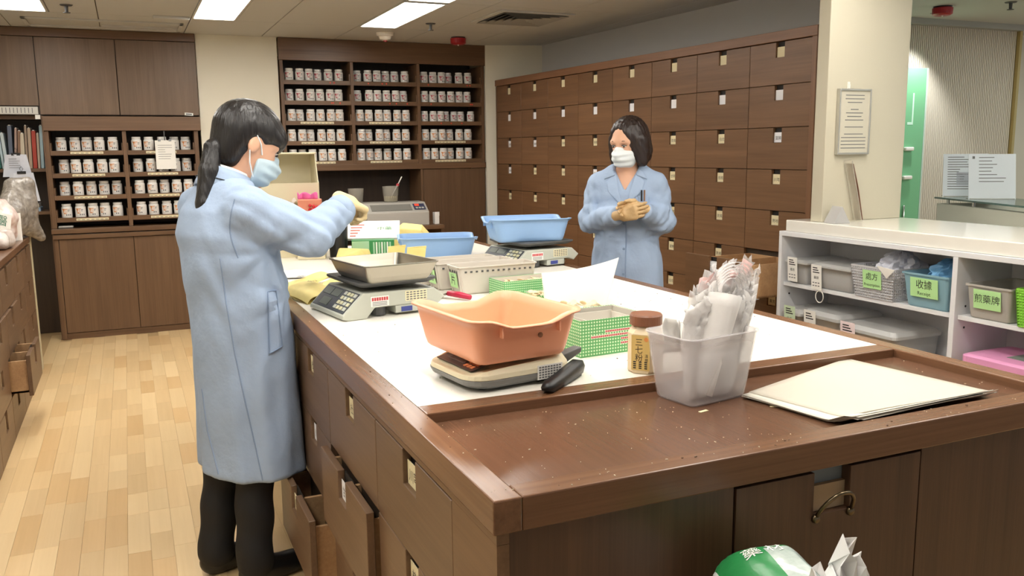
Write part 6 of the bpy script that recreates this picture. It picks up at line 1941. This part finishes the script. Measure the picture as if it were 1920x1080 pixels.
def hairA(x, y, z):
    d = sd_ell(x, y, z, (-0.014, 0, 0.040), (0.112, 0.088, 0.098))
    # hairline: everything in front of and below a slanted line is open, ears stay free
    face = (x - 0.062) * 0.55 - (z - 0.030) * 0.84
    d = smax(d, face, 0.012)
    low = -(z + 0.100 - 0.9 * np.clip(x + 0.01, 0, 0.1))
    d = smin(d, sd_ell(x, y, z, (-0.052, 0, -0.035), (0.056, 0.066, 0.075)), 0.03)
    d = smax(d, low, 0.02)
    earcut = sd_ell(x, np.abs(y), z, (0.004, 0.088, -0.012), (0.030, 0.024, 0.040))
    d = smax(d, -earcut, 0.008)
    fr = sd_ell(x, y, z, (0.074, 0, 0.040), (0.034, 0.066, 0.042))
    d = smin(d, fr, 0.02)
    return d + 0.0009 * np.sin(y * 420 + 40 * z) 
coA, bvA, wA, hoA = build_person(pa, JA, rowsA, 0.385, 0.0075, hairA, M_HAIR, M_MASK, M_GLOVE, 1.0)
# ponytail with dark red tie
tie = pa.matrix_basis.inverted() @ Vector((0.284, 2.985, 1.508))
def tailf(X, Y, Z):
    pts = [tie, tie + Vector((-0.030, -0.012, -0.030)), tie + Vector((-0.056, -0.026, -0.105)), tie + Vector((-0.088, -0.040, -0.205)), tie + Vector((-0.118, -0.050, -0.300))]
    rs = [0.017, 0.029, 0.033, 0.026, 0.005]
    d = None
    for k in range(4):
        g = sd_cone(X, Y, Z, pts[k], pts[k + 1], rs[k], rs[k + 1])
        d = g if d is None else smin(d, g, 0.006)
    return d + 0.0010 * np.sin(X * 420 + Z * 90) * np.sin(Y * 300 - Z * 60)
P, F = cell_mesh(tailf, np.array(tie) - np.array((0.19, 0.12, 0.36)), np.array(tie) + np.array((0.06, 0.06, 0.05)), 0.005)
OB('ponytail', np_mesh('ponytail', P, F, M_HAIR), None, pa)
OB('hair_tie', B().lathe([(0.014, -0.012), (0.024, -0.006), (0.024, 0.008), (0.014, 0.013)], 16, 0, Matrix.Translation(tie + Vector((-0.004, 0, -0.003))) @ Euler((0, math.radians(62), 0)).to_matrix().to_4x4()), mat('tie_red', (112, 28, 44), 0.5), pa, smooth=True)
# white shirt collar, coat collar, lanyard
def ring_band(c, rx, ry, z0, z1, tilt, flare, m, name, parent, th=0.005, a0=-2.5, a1=2.5):
    def fn(u, v):
        a = math.pi + a0 + (a1 - a0) * u
        k = 1 + flare * v
        x = rx * k * math.cos(a); y = ry * k * math.sin(a)
        return Vector((c[0] + x, c[1] + y, z0 + (z1 - z0) * v + tilt * x))
    return OB(name, B().grid(fn, 36, 4), m, parent, smooth=True, solid=th)
ring_band((0.020, 0.0), 0.064, 0.064, 1.405, 1.345, -0.42, 0.10, M_MASKW, 'shirt_collar', pa, 0.004)
ring_band((0.012, 0.0), 0.072, 0.074, 1.398, 1.322, -0.42, 0.42, M_COAT, 'coat_collar', pa, 0.006)
b = B()
lp = [(0.012 + 0.094 * math.cos(a), -0.097 * math.sin(a), 1.383 - 0.42 * 0.090 * math.cos(a) - 0.028) for a in [math.pi + 0.7 - 2.4 * k / 14 for k in range(15)]]
b.tube(lp, 0.0035, 6, 0, False, 0.4)
OB('lanyard', b, M_BLACK, pa, smooth=True)
# seams, pocket flap and vent on the coat (placed from her right side)
Mi = pa.matrix_basis.inverted()
def side_pts(lst, y=2.3): return [Mi @ Vector((x, y, z)) for x, z in lst]
dloc = Mi.to_3x3() @ Vector((0.10, 1, 0))
def dense_pts(pts, n=8):
    out = []
    for a, c in zip(pts[:-1], pts[1:]):
        out += [a.lerp(c, k / n) for k in range(n)]
    return out + [pts[-1]]
for nm, lst in (('seam', [(0.245, 1.135), (0.255, 0.985), (0.272, 0.82), (0.295, 0.655), (0.318, 0.505), (0.335, 0.385)]),
                ('back_vent', [(0.160, 0.69), (0.168, 0.55), (0.205, 0.36)])):
    q = drape(bvA, dense_pts(side_pts([(x - 0.05, z) for x, z in lst])), dloc, 0.0005)
    if len(q) > 3:
        OB(nm, B().tube(q, 0.0022 if nm == 'seam' else 0.003, 6), M_SEAM, coA)
c4 = side_pts([(0.335, 1.02), (0.362, 1.02), (0.372, 0.835), (0.330, 0.820)])
OB('pocket_flap', patch(bvA, c4, dloc, 4, 12, 0.004, 0.005), M_COAT, coA)
ol = dense_pts([c4[0], c4[3], c4[2], c4[1], c4[0]], 10)
q = drape(bvA, ol, dloc, 0.007)
if len(q) > 3:
    OB('pocket_stitching', B().tube(q, 0.0018, 5), M_SEAM, coA)
for J_, co_, r_c in ((JA, coA, 0.049),):
    for s_ in ('r',):
        wv, ev = Vector(J_['wr' + s_]), Vector(J_['el' + s_])
        dv = (wv - ev).normalized()
        Mx = dv.to_track_quat('Z', 'Y').to_matrix().to_4x4(); Mx.translation = wv - dv * 0.012
        OB('cuff', B().lathe([(r_c - 0.006, 0.012), (r_c + 0.001, 0.012), (r_c + 0.003, 0.0), (r_c + 0.003, -0.03), (r_c - 0.004, -0.032)], 28, 0, Mx), M_COAT, co_, smooth=True)
# armhole stitching of the near sleeve
ah = [(0.250 - 0.020 * math.sin(math.pi * k / 9), 1.320 - 0.185 * k / 9) for k in range(10)]
q = drape(bvA, dense_pts(side_pts([(x, z) for x, z in ah]), 4), dloc, 0.0005)
if len(q) > 3:
    OB('armhole_seam', B().tube(q, 0.0022, 6), M_SEAM, coA)
# ---------------------------------------------------------------- worker on the right, facing the camera
pb = person((2.40, 3.92, 0.0), math.radians(231), 'woman with short bob in blue coat, hands clasped by the drawer wall')
JB = dict(head=(0.020, 0.004, 1.487), hs=1.0, yaw=math.radians(-26), pitch=math.radians(10),
          neck0=(-0.005, 0, 1.31), neck1=(0.005, 0.0, 1.42), ch=(0.0, 0, 1.2), hip=(0.0, 0, 0.85),
          shr=(0.0, -0.150, 1.268), elr=(0.030, -0.188, 1.085), wrr=(0.195, -0.020, 1.128),
          shl=(0.0, 0.150, 1.268), ell=(0.030, 0.190, 1.080), wrl=(0.180, 0.105, 1.150), slv=(0.060, 0.053, 0.046),
          hpr=(0.0, -0.085, 0.82), knr=(0.015, -0.09, 0.45), anr=(-0.03, -0.09, 0.075),
          hpl=(0.0, 0.085, 0.82), knl=(0.01, 0.09, 0.45), anl=(-0.04, 0.10, 0.075),
          handr=dict(w=(0.215, 0.000, 1.132), d=(0.22, 0.95, 0.22), n=(-0.9, 0.2, 0.1), l=(0.1, -0.2, 1.0), curl=[0.5, 0.55, 0.6, 0.65], s=0.95, thumb=0.5),
          handl=dict(w=(0.185, 0.098, 1.158), d=(0.25, -0.92, 0.10), n=(0.85, 0.2, -0.2), l=(0.2, 0.0, 1.0), curl=[0.45, 0.5, 0.55, 0.6], s=0.95, thumb=0.5))
rowsB = [(0.40, 0.01, 0.155, 0.215), (0.65, 0.008, 0.148, 0.202), (0.85, 0.005, 0.138, 0.188), (1.00, 0.0, 0.122, 0.165), (1.12, 0.0, 0.122, 0.165),
         (1.22, -0.004, 0.118, 0.168), (1.28, -0.008, 0.100, 0.152), (1.33, -0.010, 0.078, 0.11), (1.40, -0.008, 0.065, 0.075)]
def hairB(x, y, z):
    d = sd_ell(x, y, z, (-0.022, 0, 0.030), (0.112, 0.098, 0.112))
    d = smin(d, sd_ell(x, y, z, (-0.036, 0, -0.055), (0.090, 0.106, 0.085)), 0.05)
    d = smin(d, sd_cone(x, y, z, (0.005, 0.086, 0.02), (0.022, 0.098, -0.090), 0.030, 0.026), 0.03)
    d = smin(d, sd_cone(x, y, z, (0.002, -0.083, 0.02), (0.008, -0.086, -0.095), 0.026, 0.020), 0.03)
    face = sd_ell(x, y, z, (0.118, -0.010, -0.028), (0.104, 0.069, 0.122))
    d = smax(d, -face, 0.014)
    under = sd_ell(x, y, z, (0.05, 0, -0.15), (0.10, 0.070, 0.10))
    d = smax(d, -under, 0.015)
    d = smax(d, -(z + 0.128), 0.02)
    return d + 0.0014 * np.sin(y * 300 + 40 * z + 6 * np.sin(20 * z)) + 0.0012 * np.sin(x * 260 + 30 * z)
def coatB(X, Y, Z, d):
    v = np.clip((1.36 - Z) / 0.12, 0, 1)
    vee = smax((np.abs(Y) * 0.88 - (Z - 1.245) * 0.48), 0.02 - X, 0.01)
    return smax(d, -vee, 0.006)
coB, bvB, wB, hoB = build_person(pb, JB, rowsB, 0.42, 0.005, hairB, M_HAIRB, M_MASKW, M_GLOVE2, 2.3, coatB)
dB = Vector((-1, 0, 0))
for s in (-1, 1):
    OB('lapel', patch(bvB, [(0.5, s * 0.050, 1.345), (0.5, s * 0.100, 1.290), (0.5, s * 0.088, 1.245), (0.5, s * 0.010, 1.165)], dB, 8, 10, 0.005, 0.005), M_COAT, coB, smooth=True)
    OB('collar', patch(bvB, [(0.5, s * 0.045, 1.372), (0.5, s * 0.088, 1.345), (0.5, s * 0.112, 1.305), (0.5, s * 0.055, 1.325)], dB, 6, 6, 0.007, 0.005), M_COAT, coB, smooth=True)
q = drape(bvB, dense_pts([Vector((0.5, 0.012, 1.16)), Vector((0.5, 0.016, 0.8)), Vector((0.5, 0.018, 0.44))], 14), dB, 0.001)
OB('front_placket', B().tube(q, 0.0035, 6), M_SEAM, coB)
OB('breast_pocket', patch(bvB, [(0.5, 0.070, 1.225), (0.5, 0.125, 1.225), (0.5, 0.123, 1.165), (0.5, 0.072, 1.165)], dB, 5, 5, 0.003, 0.003), M_COAT, coB, smooth=True)
q0 = drape(bvB, [Vector((0.5, 0.088, 1.225)), Vector((0.5, 0.102, 1.225))], dB, 0.006)
for k, q in enumerate(q0):
    OB('pocket_pen', B().tube([q + Vector((0, 0, -0.03)), q + Vector((0.001, 0, 0.026))], 0.0042, 8), (M_BLACK, mat('pen_tan', (150, 112, 84), 0.4))[k], coB)
for k in range(4):
    z = 1.08 - 0.13 * k
    q = drape(bvB, [Vector((0.5, 0.004, z))], dB, 0.002)
    if q:
        OB('button', B().lathe([(0.007, 0), (0.007, 0.003)], 12, 0, Matrix.Translation(q[0]) @ Euler((0, math.pi / 2, 0)).to_matrix().to_4x4()), M_SEAM, coB)
